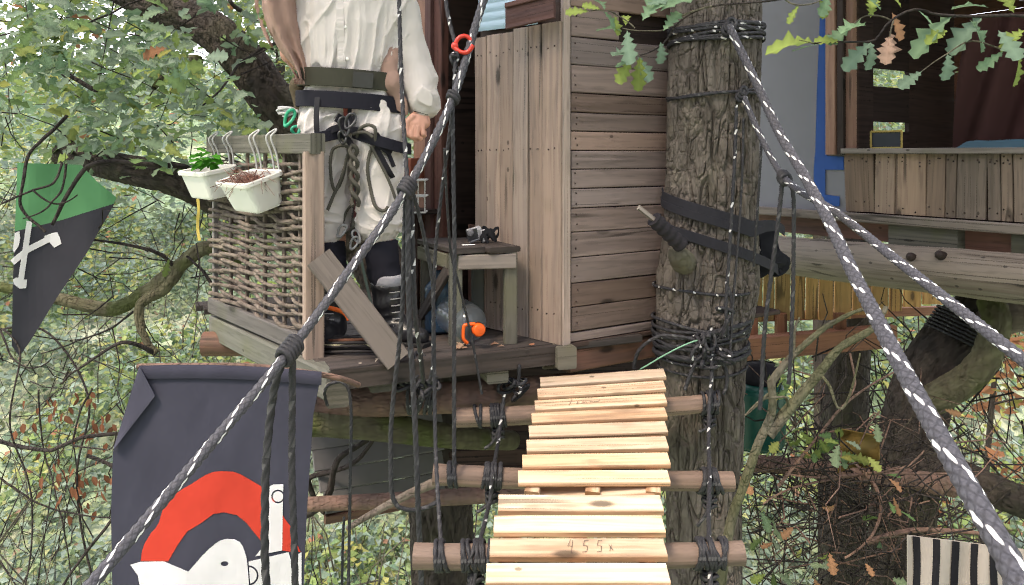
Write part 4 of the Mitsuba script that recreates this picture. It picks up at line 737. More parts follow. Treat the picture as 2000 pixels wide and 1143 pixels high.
# pencilled number on a slat of the near pallet, pen marks on the far one
def pen(k, strokes, uvmap, label):
    mb = MB()
    for s in strokes: tube(np.array([uvmap(*q) for q in s]), .0008, 4, mb=mb, color=(.10, .07, .06), caps=False)
    part(k, 'pencil_mark', mb, 'matte', label=label)
def onB(f):   # point on the top face of slat row f (0..1 along the pallet), across c
    return lambda c, h: (lambda l, r: l+(r-l)*c+(P(924, 1270, 1.80)-P(977, 966, 2.33))*h+nB*.0116)(P(977, 966, 2.33)+(P(924, 1270, 1.80)-P(977, 966, 2.33))*f, P(1291, 966, 2.33)+(P(1316, 1270, 1.80)-P(1291, 966, 2.33))*f)
g = onB(2.5/6)
pen(rampB, [[(.455, -.045), (.44, .0), (.47, .0)], [(.468, -.04), (.462, .045)], [(.56, -.04), (.535, -.038), (.53, -.005), (.555, .0), (.55, .035), (.525, .04)], [(.64, -.04), (.615, -.038), (.61, -.005), (.635, .0), (.63, .035), (.605, .04)], [(.69, -.01), (.68, .03)], [(.675, -.01), (.70, .03)]], g, 'pencilled number 455x')
gA = lambda c, h: (lambda l, r: l+(r-l)*c+(P(1009, 951, 2.45)-P(1058, 738, 3.05))*h+nA*.0116)(P(1058, 738, 3.05)+(P(1009, 951, 2.45)-P(1058, 738, 3.05))*(2.5/8), P(1297, 719, 3.05)+(P(1306, 951, 2.45)-P(1297, 719, 3.05))*(2.5/8))
pen(rampA, [[(.28, -.03), (.265, .03)], [(.33, -.01), (.32, .02), (.34, .01)], [(.37, -.01), (.36, .02), (.39, .0), (.40, .02)], [(.42, 0), (.46, .01), (.50, 0)]], gA, 'faint pencil scribble')
rl = [(P(890, 816, 3.01), P(1402, 786, 3.02), .034, 'grey round rung log at the top of the ramp'), (P(846, 926, 2.655), P(1432, 940, 2.655), .032, 'pale round rung log under the middle of the ramp'), (P(808, 1086, 2.236), P(1452, 1080, 2.236), .0325, 'thick round rung log under the near pallet')]
lash = [[(935, .35, 2), (973, .8, 6), (1385, .9, 7)], [(884, .3, 4), (962, .8, 7), (1385, .9, 8)], [(862, .4, 4), (930, .9, 9), (1385, .9, 9)]]
for (a, b, r, lab), ls in zip(rl, lash):
    k = thing('rung_log', lab, 'log', None); pp = spline([a, (a+b)/2+A(0, 0, -.008), b], n=50)
    part(k, 'stem', tube(pp, r*np.linspace(1.06, .98, 50), 24, 14, rough=.07, per=True, k=9), 'wood', True)
    ax = unit(b-a); y = unit(np.cross(ax, [0, 0, 1])); z = np.cross(y, ax)
    for u, tl, n in ls:
        f = (u-1000)/F; t = (f*a[1]-a[0])/((b[0]-a[0])-f*(b[1]-a[1])); c = a+(b-a)*t; mb = MB()
        for i in range(n):
            th = np.linspace(0, 2*math.pi, 36); off = (i-(n-1)/2)*.0085+rng.normal(0, .002); tlt = rng.normal(0, .008)
            ropemesh(c+ax*(off+tlt*np.sin(th))[:, None]+(r+.0055)*(np.cos(th)[:, None]*y+np.sin(th)[:, None]*z), .0055, 1, mb, .006)
        if n > 5:
            for i in range(4):   # frapping turns and the knot hanging below
                th = np.linspace(0, 2*math.pi, 26); cc = c-A(0, .0, r+.016+i*.010)+y*(.01 if i % 2 else -.005); ropemesh(cc+.019*np.cos(th)[:, None]*ax+.016*np.sin(th)[:, None]*y+A(0, 0, .004)*np.sin(2*th)[:, None], .0058, 1, mb, .006)
            e = c+ax*.01-A(0, .035, r+.03); ropemesh([c-y*.01-A(0, .03, r), e+A(-.02, 0, -.01), e+A(-.06, -.01, -.035+.02*rng.normal())], .0052, 1, mb, .006)
        part(k, 'lashing', mb, 'rope', True)

# ------------------------------------------------------------------ ropes
def rope(label, pts, r, kind, knots=(), cat='rope', group=None, step=.0045):
    k = thing('rope', label, cat, group); mb = ropemesh(pts, r, kind, step=step)
    for c, d, R, n in knots:
        d = unit(d); y = unit(np.cross(d, [.2, .3, 1])); z = np.cross(d, y); th = np.linspace(0, 2*math.pi, 30)
        for i in range(n): ropemesh(c+d*((i-(n-1)/2)*.012)+R*(np.cos(th)[:, None]*y+np.sin(th)[:, None]*z)+d*.006*np.sin(th)[:, None], .0075, 1, mb, .006)
    mb.put(k, 'rope', True); return k
LH = [P(985, -100, 2.78), P(945, 0, 2.72), P(885, 190, 2.60), P(795, 368, 2.46), P(688, 520, 2.30), P(566, 685, 2.12), P(380, 905, 1.83), P(190, 1128, 1.56), P(60, 1280, 1.38), A(-.80, .3, H-.95), A(-.76, -2.2, H-.60)]
rope('left handrail rope, thick dark braid with white flecks crossing before the person', LH, .0128, 0, [(LH[3], LH[4]-LH[2], .021, 4), (LH[5], LH[6]-LH[4], .021, 5), (LH[2], LH[3]-LH[1], .017, 2)], step=.0034)
RH = [P(1424, 52, 3.06), P(1490, 190, 2.82), P(1545, 300, 2.56), P(1605, 405, 2.20), P(1680, 560, 1.80), P(1755, 705, 1.45), P(1850, 880, 1.16), P(1960, 1075, .96), P(2060, 1250, .83), A(.64, .1, H-.58), A(.66, -2.2, H-.45)]
rope('thick dark braided handrail rope with white flecks nearest on the right', RH, .0152, 0, step=.0032)
R2 = [P(1450, 182, 3.08), P(1485, 265, 2.95), P(1532, 348, 2.75), P(1640, 420, 2.25), P(1760, 515, 1.85), P(1880, 610, 1.55), P(2010, 712, 1.32), P(2120, 800, 1.15), A(.86, .1, H-.46), A(.88, -2.2, H-.40)]
rope('second right hand rope, thinner and plain, fanning out from the trunk', R2, .0112, 0, [(R2[2], R2[3]-R2[1], .017, 3)])
def hang(label, pts, r, kind=1, group=None, **k): return rope(label, [P(*q) for q in pts], r, kind, group=group, **k)
hang('thin black and white rope hanging down across the white shirt', [(778, -90, 2.62), (781, 60, 2.6), (786, 200, 2.56), (792, 300, 2.5), (796, 365, 2.46)], .0062, 2)
hang('flecked rope running down to the red shackle', [(868, -60, 2.75), (872, 10, 2.72), (884, 66, 2.68), (891, 88, 2.66)], .0062, 2)
hang('black and white rope dangling from the shackle past the stool', [(890, 100, 2.66), (887, 170, 2.63), (874, 290, 2.66), (862, 380, 2.70), (850, 500, 2.74), (846, 640, 2.76), (846, 700, 2.76), (838, 748, 2.78)], .0055, 2)
hang('dark rope hanging straight to the middle rung log', [(884, 195, 2.59), (885, 300, 2.6), (888, 520, 2.61), (887, 700, 2.61), (887, 910, 2.60)], .0062, 1)
hang('thin black cord slanting from the stool leg to the top rung', [(868, 290, 2.6), (878, 470, 2.75), (905, 590, 2.86), (925, 680, 2.93), (941, 770, 2.95)], .0042, 1)
hang('twisted rope hanging from the rail knot, leftmost strand', [(792, 378, 2.46), (789, 480, 2.48), (786, 600, 2.5), (778, 690, 2.52), (768, 780, 2.54), (763, 860, 2.55), (764, 950, 2.55), (776, 988, 2.55), (812, 996, 2.56), (858, 978, 2.58)], .0066, 1)
hang('twisted rope hanging from the rail knot, middle strand', [(797, 380, 2.45), (797, 500, 2.46), (800, 640, 2.47), (806, 740, 2.48), (812, 860, 2.48), (817, 1000, 2.48), (824, 1160, 2.48)], .0078, 1)
hang('twisted rope with white flecks hanging from the rail knot, right strand', [(803, 380, 2.47), (806, 480, 2.48), (810, 600, 2.5), (822, 700, 2.6), (826, 745, 2.7)], .0072, 2)
hang('dark cord slanting from the rail knot down to the near rung', [(806, 375, 2.48), (830, 470, 2.55), (846, 570, 2.6), (848, 700, 2.6), (850, 850, 2.55), (856, 980, 2.4), (862, 1066, 2.30)], .0058, 1)
hang('rope hanging from the lower knot in front of the banner, left strand', [(560, 692, 2.12), (540, 740, 2.14), (526, 830, 2.16), (518, 950, 2.16), (517, 1060, 2.16), (522, 1170, 2.16)], .0098, 1)
hang('rope hanging from the lower knot in front of the banner, right strand', [(571, 692, 2.12), (571, 760, 2.14), (570, 900, 2.16), (574, 1040, 2.16), (577, 1170, 2.16)], .0085, 1)
hang('cord arching over the joist end and hanging down beside the banner', [(640, 792, 2.7), (634, 770, 2.68), (645, 750, 2.66), (664, 746, 2.66), (682, 765, 2.66), (686, 820, 2.66), (684, 940, 2.66), (680, 1160, 2.66)], .0048, 1)
hang('second cord hanging straight down beside the arched cord', [(672, 1010, 2.9), (669, 1080, 2.9), (668, 1170, 2.9)], .0045, 1)
hang('lashing rope from the top rung down the left edge of the ramp', [(985, 770, 3.0), (978, 825, 2.95), (972, 870, 2.85), (962, 925, 2.62), (956, 985, 2.58), (942, 1040, 2.4), (928, 1090, 2.26), (918, 1160, 2.2)], .0062, 2)
hang('lashing rope joining the rung ends right of the ramp', [(1388, 640, 3.03), (1390, 720, 2.99), (1386, 780, 2.96), (1384, 860, 2.8), (1386, 935, 2.58), (1384, 1000, 2.42), (1386, 1078, 2.26), (1388, 1160, 2.18)], .0064, 2)
hang('twisted rope hanging on the face of the trunk', [(1438, 205, 3.03), (1436, 290, 3.02), (1430, 400, 3.0), (1424, 500, 2.99), (1418, 600, 2.99), (1422, 660, 3.0)], .0060, 2)
hang('thin rope beside the trunk rope, just right of it', [(1452, 230, 3.02), (1449, 350, 3.02), (1441, 480, 3.0), (1432, 590, 3.0), (1426, 700, 3.0)], .0042, 1)
hang('dark cord at the trunk edge above the straps', [(1488, 270, 2.95), (1484, 340, 2.97), (1478, 430, 3.0), (1472, 520, 3.05)], .0042, 1)
hang('twisted rope hanging from the knot of the second right rope', [(1528, 355, 2.75), (1519, 440, 2.77), (1506, 540, 2.8), (1494, 640, 2.83), (1489, 720, 2.85), (1484, 800, 2.85)], .0068, 1)
hang('dark rope hanging right of the twisted one to the twigs', [(1542, 352, 2.74), (1550, 390, 2.75), (1550, 480, 2.77), (1548, 600, 2.8), (1544, 700, 2.82), (1540, 750, 2.83)], .0064, 1)
gc = thing('green_cord', 'thin pale green cord slanting at the trunk above the ramp', 'cord'); tube(spline([P(1362, 665, 2.99), P(1330, 677, 2.99), P(1275, 707, 3.02), P(1250, 722, 3.06)], n=16), .0028, 6, color=(.18, .36, .25)).put(gc, 'matte', True)
# rope wound round the trunk
def wrap(mb, v, tilt, r, kind, dz=0., n=80, gap=.0):
    th = np.linspace(0, 2*math.pi, n); z0 = Zv(v, 3.09)+dz; pts = []
    for a in th:
        z = z0+tilt*math.cos(a)*.18+.004*math.sin(3*a+v); c = trunk_c(z); R = trunk_r(z)+r*.9+gap; pts.append(c+A(math.cos(a)*R, math.sin(a)*R, 0))
    ropemesh(np.array(pts), r, kind, mb, .006)
k = thing('rope_lashing', 'three turns of flecked rope round the top of the trunk', 'lashing'); mb = MB()
for v, t, kd in ((48, .10, 2), (58, .16, 2), (72, .04, 2), (66, .08, 1), (44, .05, 1)): wrap(mb, v, t, .0065, kd)
wrap(mb, 50, -.05, .007, 1)
c = P(1424, 52, 3.06)
for i in range(3):
    th = np.linspace(0, 2*math.pi, 24); ropemesh(c+A(.01*i-.01, 0, .012*(i-1))+.02*np.cos(th)[:, None]*A(.8, .3, .4)+.02*np.sin(th)[:, None]*A(-.3, .2, .9), .0065, 1, mb, .006)
mb.put(k, 'rope', True)
k = thing('rope_lashing', 'single dark rope turn round the trunk above the straps', 'lashing'); mb = MB(); wrap(mb, 182, .05, .006, 1); wrap(mb, 178, .12, .004, 1)
c = P(1450, 184, 3.07)
for i in range(3):
    th = np.linspace(0, 2*math.pi, 24); ropemesh(c+A(.008*i-.01, 0, .012*(i-1))+.016*np.cos(th)[:, None]*A(.8, .3, .4)+.016*np.sin(th)[:, None]*A(-.3, .2, .9), .006, 1, mb, .006)
mb.put(k, 'rope', True)
k = thing('rope_lashing', 'thin flecked rope round the trunk below the knot', 'lashing'); mb = MB(); wrap(mb, 574, -.03, .0055, 2); mb.put(k, 'rope', True)
k = thing('rope_lashing', 'bundle of dark rope and straps round the trunk foot above the ramp', 'lashing'); mb = MB()
for v, t, kd, r in ((645, .12, 1, .006), (652, .2, 1, .007), (660, .1, 2, .006), (668, .28, 1, .007), (678, .15, 1, .006), (700, .1, 1, .008), (706, .02, 1, .010), (714, .06, 2, .006), (650, -.15, 1, .006), (690, -.1, 1, .006), (738, .03, 1, .005)): wrap(mb, v, t, r, kd, gap=.004)
for i in range(16):
    th = np.linspace(0, 2*math.pi, 24); o = rng.normal(0, 1, 3)*A(.03, .01, .05); a1, a2 = unit(rng.normal(0, 1, 3)), unit(rng.normal(0, 1, 3)); ropemesh(P(1384, 690, 3.0)+o+.03*np.cos(th)[:, None]*a1+.024*np.sin(th)[:, None]*a2, .0062, 1 if i % 3 else 2, mb, .006)
for pts in ([(1384, 660, 3.03), (1345, 740, 3.02), (1338, 762, 3.02)], [(1390, 660, 3.03), (1420, 740, 3.02), (1412, 770, 3.02)], [(1372, 670, 3.02), (1300, 655, 3.05), (1245, 690, 3.1), (1238, 720, 3.12)], [(1400, 655, 3.05), (1430, 600, 3.06), (1420, 560, 3.07)]):
    ropemesh([P(*q) for q in pts], .0062, 1, mb)
mb.put(k, 'rope', True)
k = thing('rope_lashing', 'knotted bundle of dark rope lashed round the reddish beam log', 'lashing'); mb = MB()
for i in range(9):
    th = np.linspace(0, 2*math.pi, 40); c = P(800+i*6, 768, 3.05); ropemesh(c+A(.004, 0, 0)*rng.normal()+A(.06*rng.normal(0, .3), 0, 0)*np.sin(th)[:, None]+.073*np.cos(th)[:, None]*A(0, 1, 0)+.073*np.sin(th)[:, None]*A(0, 0, 1), .0062, 2 if i % 2 else 1, mb, .006)
for i in range(16):
    th = np.linspace(0, 2*math.pi, 24); o = rng.normal(0, 1, 3)*A(.04, .015, .03); a1, a2 = unit(rng.normal(0, 1, 3)), unit(rng.normal(0, 1, 3)); ropemesh(P(812, 742, 2.9)+o+.028*np.cos(th)[:, None]*a1+.022*np.sin(th)[:, None]*a2, .006, 1 if i % 3 else 2, mb, .006)
mb.put(k, 'rope', True)
k = thing('rope_lashing', 'black and white rope loops and tape at the right end of the reddish log', 'lashing'); mb = MB()
for i in range(7):
    th = np.linspace(0, 2*math.pi, 24); o = rng.normal(0, 1, 3)*A(.05, .015, .025); a1, a2 = unit(rng.normal(0, 1, 3)), unit(rng.normal(0, 1, 3)); ropemesh(P(1000, 752, 3.06)+o+.035*np.cos(th)[:, None]*a1+.028*np.sin(th)[:, None]*a2, .006, 2 if i % 2 else 1, mb, .006)
mb.put(k, 'rope', True)
for i, (lab, rows) in enumerate((('upper black webbing strap round the trunk', (388, 15)), ('lower black webbing strap round the trunk below the first', (442, 62)))):
    k = thing('strap', lab, 'strap'); mb = MB()
    for j in range(2 if i == 0 else 1):
        th = np.linspace(math.pi*.92, math.pi*1.72, 50); pts = []
        for a in th:
            f = (a-math.pi)/(math.pi*.72); v = rows[0]+j*14+(55 if i == 0 else 60)*max(f, 0)**1.3-(6 if f < 0 else 0); z = Zv(v, 3.1); R = trunk_r(z)+.012+.003*j+(.02*math.exp(-((f-.25)/.2)**2) if i else 0); c = trunk_c(z); pts.append(c+A(math.cos(a)*R, math.sin(a)*R, 0))
        e = P(1500, 440, 3.2) if i == 0 else P(1500, 515, 3.25); e2 = P(1532, 452, 3.5) if i == 0 else P(1520, 530, 3.6)
        pts = spline(pts+[e+A(0, 0, -.01*j), e2], n=90); sweep(pts, octo(.041-.010*j, .004, .001), [0, 0, 1], 0, mb, color=(.022, .022, .028))
    mb.put(k, 'cloth')
k = thing('strap', 'crumpled black straps bunched between trunk and support log', 'strap'); mb = MB()
for j in range(6):
    p0 = P(1478+j*6, 440+rng.uniform(-10, 10), 3.35+.05*j); sweep(spline([p0, p0+A(.02*rng.normal(), -.03, -.08), p0+A(.03+.02*rng.normal(), -.01, -.16), p0+A(.05*rng.normal(), .02, -.20)], n=24), octo(.05, .004, .001), unit(A(1, .2*rng.normal(), .2*rng.normal())), 0, mb, color=(.018, .018, .024))
mb.put(k, 'cloth')
# tape wrapped handle with pale stick at the knot
k = thing('wrapped_handle', 'black wrapped stub with a pale stick poking out left of the trunk', 'handle')
a, b = P(1331, 480, 2.98), P(1277, 428, 2.93)
part(k, 'sleeve', tube(spline([a, (a+b)/2, b], n=30), .028+.0022*np.sin(np.arange(30)*1.1), 20, color=(.022, .02, .024), rough=.06), 'cloth', True)
part(k, 'stick', bar(b-(b-a)*.12, P(1247, 405, 2.90), .018, .012, [0, 0, 1], 11), 'wood')

# red shackle
sh = thing('shackle', 'red steel shackle clamping the handrail rope by the doorway', 'shackle')
th = np.linspace(-.2*math.pi, 1.25*math.pi, 40); c = P(905, 86, 2.66)
part(sh, 'bow', tube(c+.026*np.cos(th)[:, None]*unit(A(1, .2, .25))+.026*np.sin(th)[:, None]*A(-.1, .0, 1), .0072, 12, color=(.50, .035, .02)), 'gloss', True)
part(sh, 'pin', tube(spline([P(887, 92, 2.65), P(908, 103, 2.64), P(924, 88, 2.64)], n=14), .0072, 12, color=(.50, .035, .02)), 'gloss', True)
part(sh, 'eye', blob(P(888, 90, 2.65), .012, color=(.48, .035, .02), rough=.02, axes=(1, .7, 1.1)), 'gloss', True)
mb = MB()
for i in range(5):
    th = np.linspace(0, 2*math.pi, 24); o = rng.normal(0, 1, 3)*A(.006, .006, .018); a1, a2 = unit(rng.normal(0, 1, 3)), unit(rng.normal(0, 1, 3)); ropemesh(P(890, 112, 2.65)+o+.018*np.cos(th)[:, None]*a1+.014*np.sin(th)[:, None]*a2, .0052, 2, mb, .006)
mb.put(thing('rope_knot', 'small black and white knot below the red shackle', 'knot'), 'rope', True)

# ------------------------------------------------------------------ banner with the painted emblem
ban = thing('banner', 'dark navy cloth banner with a red arch and white shapes hanging below the deck', 'banner')
NAVY = (.060, .061, .086)
def bY(u, v): return 2.52+.012*np.sin((u-220)/38.)*np.clip((v-700)/200, 0, 1)*np.exp(-((u-290)/150.)**2)+.010*np.sin(u/90.+v/160.)+.00004*(v-700)+.010*(meshkit.fbm(np.stack([np.asarray(u)*.022, np.asarray(v)*.009, 0*np.asarray(u)], -1), 3)-.5)
def bP(u, v, out=0.):
    Y = bY(u, v)-out; return np.stack([(u-1000)/F*Y, Y, H-(v-300)/F*Y], -1)
def bl_edge(v): return np.interp(v, [715, 880, 1000, 1300], [272, 221, 217, 222])
def br_edge(v): return np.interp(v, [715, 800, 1000, 1300], [628, 612, 599, 586])
fbn = lambda a, b: bP(bl_edge(718+b*560)+(br_edge(718+b*560)-bl_edge(718+b*560))*a, 718+b*560+12*a*(1-b)-6*np.sin(a*math.pi)*(1-b))
part(ban, 'cloth', sheet(fbn, 90, 110, .003, color=NAVY), 'flagcloth', True)
fhem = lambda a, b: bP(272+(356)*a, 714+b*26+12*a+(-6)*np.sin(a*math.pi), .010+.006*np.sin(b*3.0))
part(ban, 'hem', sheet(fhem, 60, 8, .002, color=(.058, .058, .083)), 'flagcloth', True, label='folded hem along the top of the banner')
def ffl(a, b):   # folded corner
    u = 272+(30-82*b)*a*0+((1-a)*np.interp(b, [0, 1], [272, 222])+a*np.interp(b, [0, .35, 1], [274, 303, 224])-272); v = 718+b*158
    return bP(u, v, .008+.014*np.sin(a*math.pi*.5))
part(ban, 'folded_corner', sheet(ffl, 14, 24, .002, color=(.075, .075, .105)), 'flagcloth', True, label='paler corner folded over to the front')
rod = thing('banner_rod', 'thin bare rod from which the navy banner hangs', 'rod'); tube(spline([P(268, 716, 2.54), P(450, 714, 2.54), P(600, 728, 2.55), P(660, 738, 2.58), P(700, 752, 2.66)], n=30), .009, 10, 4, rough=.1).put(rod, 'bark', True)
def zc(pts): return [(200+x/4.345, 880+y/4.345) for x, y in pts]
def paint(holder, name, poly, surf, out, color, bsdf, cell=14, label=None):
    mb = MB(); x0, y0, x1, y1 = poly.bounds
    for cx in np.arange(math.floor(x0/cell)*cell, x1, cell):
        for cy in np.arange(math.floor(y0/cell)*cell, y1, cell):
            g = poly.intersection(sbox(cx, cy, cx+cell, cy+cell))
            for q in getattr(g, 'geoms', [g]):
                if q.geom_type == 'Polygon' and q.area > .01:
                    v2, f2 = trimesh.creation.triangulate_polygon(q, engine='earcut'); p3 = surf(v2[:, 0], v2[:, 1], out)
                    nn = np.cross(p3[f2[0][1]]-p3[f2[0][0]], p3[f2[0][2]]-p3[f2[0][0]]); mb.add(p3, f2 if nn[1] < 0 else f2[:, ::-1], A(*color))
    return part(holder, name, mb, bsdf, label=label)
arch = Polygon(zc([(325, 938), (335, 860), (355, 795), (415, 695), (450, 660), (480, 610), (520, 470), (560, 415), (620, 368), (690, 320), (750, 287), (830, 235), (880, 205), (940, 182), (1010, 174), (1110, 180), (1170, 200), (1240, 240), (1350, 305), (1420, 380), (1490, 470), (1545, 575), (1595, 640), (1612, 740), (1650, 790), (1682, 862), (1600, 858), (1525, 850), (1400, 862), (1360, 785), (1290, 700), (1220, 612), (1140, 548), (1030, 525), (940, 540), (850, 608), (720, 688), (640, 800), (560, 940)])).buffer(2).buffer(-2)
paint(ban, 'red_arch', arch, bP, .004, (.55, .06, .04), 'flagcloth')
tower = Polygon(zc([(1395, 370), (1405, 330), (1425, 300), (1450, 288), (1535, 285), (1525, 848), (1405, 872)])); ring = Point(*zc([(1490, 390)])[0]).buffer(13.2).difference(Point(*zc([(1490, 390)])[0]).buffer(10.3)).intersection(tower)
paint(ban, 'white_mast', tower.difference(ring), bP, .0055, (.70, .70, .74), 'flagcloth')
body = Polygon(zc([(235, 970), (320, 945), (520, 940), (730, 1028), (850, 890), (900, 840), (960, 790), (1000, 764), (1050, 750), (1120, 752), (1165, 775), (1190, 810), (1222, 900), (1234, 1000), (1255, 1300), (1255, 1700), (340, 1700), (315, 1143), (300, 1060)])).buffer(1.5).buffer(-1.5)
eye = shapely.affinity.scale(Point(*zc([(1037, 960)])[0]).buffer(1), 7.2, 4.8)
paint(ban, 'white_shape', body.difference(eye), bP, .0055, (.70, .70, .74), 'flagcloth')
b2 = Polygon(zc([(1240, 942), (1400, 905), (1580, 862), (1603, 940), (1608, 1100), (1612, 1700), (1268, 1700), (1255, 1143)])); arc = Point(*zc([(1240, 1060)])[0]).buffer(19.5).difference(Point(*zc([(1240, 1060)])[0]).buffer(16.2))
paint(ban, 'white_shape', b2.difference(arc), bP, .0055, (.70, .70, .74), 'flagcloth')
paint(ban, 'white_shape', Polygon(zc([(1650, 885), (1690, 862), (1690, 1700), (1650, 1700)])).union(Polygon(zc([(1298, 898), (1340, 843), (1372, 885)]))), bP, .0055, (.70, .70, .74), 'flagcloth')

# ------------------------------------------------------------------ green and black pennant with crossed bones
fl = thing('pennant', 'green and black pointed flag with white crossed bones hanging among the leaves', 'flag')
def fY(u, v): return 3.95+.02*np.sin(u/26.+v/120.)+.0001*(v-320)+.0003*(u-120)
def fP(u, v, out=0.):
    Y = fY(u, v)-out; return np.stack([(u-1000)/F*Y, Y, H-(v-300)/F*Y], -1)
g1 = Polygon([(34, 318), (158, 322), (190, 355), (228, 386), (222, 398), (120, 430), (29, 452)]); b1 = Polygon([(29, 452), (120, 430), (222, 398), (227, 392), (169, 495), (112, 580), (60, 665), (38, 696), (23, 676), (25, 549)])
def clothpoly(name, poly, color, bsdf='flagcloth'):
    paint(fl, name, poly, fP, 0., color, bsdf)
clothpoly('green_field', g1, (.10, .25, .12)); clothpoly('black_field', b1, (.045, .045, .056))
from shapely.geometry import LineString
zf = lambda pts: [(x/2.598, 280+y/2.598) for x, y in pts]
bone1 = LineString(zf([(150, 395), (105, 700)])).buffer(5.6, cap_style=2).union(Polygon(zf([(65, 690), (85, 680), (110, 690), (138, 692), (132, 735), (100, 738), (70, 715)])))
bone2 = LineString(zf([(62, 605), (140, 540), (260, 480)])).buffer(5.8, cap_style=2).union(Polygon(zf([(225, 470), (265, 455), (290, 450), (302, 475), (312, 510), (275, 530), (250, 500), (230, 500)])))
skull = Polygon(zf([(75, 455), (98, 445), (103, 480), (95, 520), (72, 555), (66, 545)]))
paint(fl, 'white_bones', bone1.union(bone2).union(skull), fP, .004, (.70, .70, .73), 'flagcloth')
# ------------------------------------------------------------------ striped cloth lower right
sc = thing('striped_cloth', 'off white cloth with vertical black stripes hanging at the lower right', 'cloth')
def sP(a, b): u = 1772+a*330; v = 1045+40*a+b*190; Y = 2.75+.02*np.sin(a*22+b*2); return np.stack([(u-1000)/F*Y, Y, H-(v-300)/F*Y], -1)
sheet(sP, 220, 20, .003, color=(.40, .36, .33)).put(K('cloth', sc), 'flagcloth', True); labels.pop(sc+'__cloth', None)
for i in range(10):
    f = lambda a, b, i=i: sP((i+.34+.36*a+.05*np.sin(b*6+i))/8.7-.012, b)-A(0, .006, 0)
    sheet(f, 10, 20, .002, color=(.022, .022, .026)).put(K('stripe', sc), 'flagcloth', True)
# ------------------------------------------------------------------ barrel, bag
br = thing('barrel', 'dark green plastic barrel half hidden behind the main trunk', 'barrel'); c = P(1478, 868, 4.0)
part(br, 'body', lathe([(0, 0), (.125, 0), (.135, .02), (.14, .12), (.135, .14), (.14, .16), (.14, .27), (.12, .31), (.0, .31)], c, [0, 0, 1], color=(.005, .055, .042), S=36), 'gloss', True)
part(br, 'lid', lathe([(.0, .30), (.09, .30), (.095, .34), (.075, .40), (.0, .41)], c+A(.02, 0, 0), [0, 0, 1], color=(.015, .014, .018), S=30), 'cloth', True)
bg = thing('cloth_bag', 'crumpled olive brown cloth hanging before the leaning oak', 'cloth')
fg = lambda a, b: np.stack([*(lambda u, v, Y: ((u-1000)/F*Y, Y, H-(v-300)/F*Y))(1644+a*74-8*b*(1-a), 838+b*86+14*a*(1-b)-12*np.sin(a*3)*b, 3.35+.03*np.sin(a*7+b*5)+.02*np.sin(b*9))], -1)
sheet(fg, 26, 26, .006, color=(.11, .075, .02)).put(bg, 'cloth', True)

# ------------------------------------------------------------------ stool and what stands on the deck
stl = thing('stool', 'low wooden stool with dark seat and mossy legs on the deck', 'stool')
f0, f1, bk0 = P(880, 491, 3.08), P(1018, 487, 3.13), P(812, 471, 3.42); f0[2] = f1[2] = bk0[2] = H-.372; sd = bk0-f0; fd = f1-f0; Ls = np.linalg.norm(sd)
for i in range(2):
    m = f0+fd*(i*.5+.25); part(stl, 'seat_board', bar(m-unit(sd)*.012, m+sd, np.linalg.norm(fd)/2-.003, .022, fd, 4, bev=.004), 'wood')
def leg(f, s): return f0+fd*f+sd*s
for nm, f, s in (('leg', .10, .06), ('leg', .88, .06), ('leg', .10, .86), ('leg', .88, .86)):
    b = leg(f, s); part(stl, nm, bar(up(b, DZ), up(b, H-.384), .05, .042, fd, 10, bev=.004), 'wood')
part(stl, 'apron', bar(leg(.14, .045)+A(0, -.022, -.045), leg(.95, .045)+A(0, -.022, -.045), .055, .02, [0, 0, 1], 0), 'wood')
part(stl, 'apron', bar(leg(.02, .1)+A(0, 0, -.045), leg(.02, .92)+A(0, 0, -.045), .055, .02, [0, 0, 1], 10), 'wood')
b0, b1 = up(leg(.02, .10), H-.45), up(leg(.02, .86), DZ+.06); part(stl, 'brace', bar(b0, b1, .05, .02, [0, 0, 1], 4), 'wood', label='dark slanting side brace')
gcam = thing('action_camera', 'small silver action camera lying on the stool', 'camera'); c = P(927, 458, 3.24); ax = unit(A(.9, .35, .25))
part(gcam, 'body', block(c, ax, A(.0, 1, .2), 0, .055, .035, .055, color=(.30, .30, .32), bev=.008), 'gloss')
part(gcam, 'front_plate', block(c+A(-.008, -.020, 0), ax, A(.0, 1, .2), 0, .045, .006, .045, color=(.03, .03, .035), bev=.002), 'gloss')
part(gcam, 'lens', lathe([(0, .016), (.012, .016), (.014, .012), (.014, 0)], c+A(-.014, -.022, .008), A(-.1, -1, .1), color=(.08, .08, .09), S=18), 'gloss', True)
part(gcam, 'mount', block(c+A(.035, .0, -.005), ax, A(0, 1, 0), 0, .02, .03, .05, color=(.35, .35, .37), bev=.004), 'gloss')
cs = thing('camera_strap', 'black elastic camera strap heaped beside the silver camera', 'strap'); mb = MB()
for j in range(6):
    th = np.linspace(0, 5.2, 30); c = P(956+rng.uniform(-8, 10), 464, 3.24); sweep(c+A(.022+.003*j, 0, 0)*np.cos(th+j)[:, None]*.9+A(0, .022, 0)*np.sin(th+j)[:, None]+A(0, 0, .014+.01*rng.uniform())*np.sin(2.0*th+j*1.3)[:, None]+A(0, 0, .004*j), octo(.013, .003, .001), [0, 0, 1], 0, mb, color=(.015, .015, .018))
mb.put(cs, 'cloth')
pp_ = thing('paper_scrap', 'small white paper scrap on the stool in front of the camera', 'paper'); block(P(915, 476, 3.17)*A(1, 1, 0)+A(0, 0, H-.3595), A(1, .3, 0), A(-.3, 1, 0), 0, .05, .022, .0016, color=(.68, .68, .66), bev=.0004).put(pp_, 'matte')
jug = thing('water_jug', 'clear plastic water jug lying under the stool with orange cap and handle', 'jug')
ja = unit(A(-.42, .88, .05)); jc = P(928, 632, 3.06); jc[2] = DZ+.078
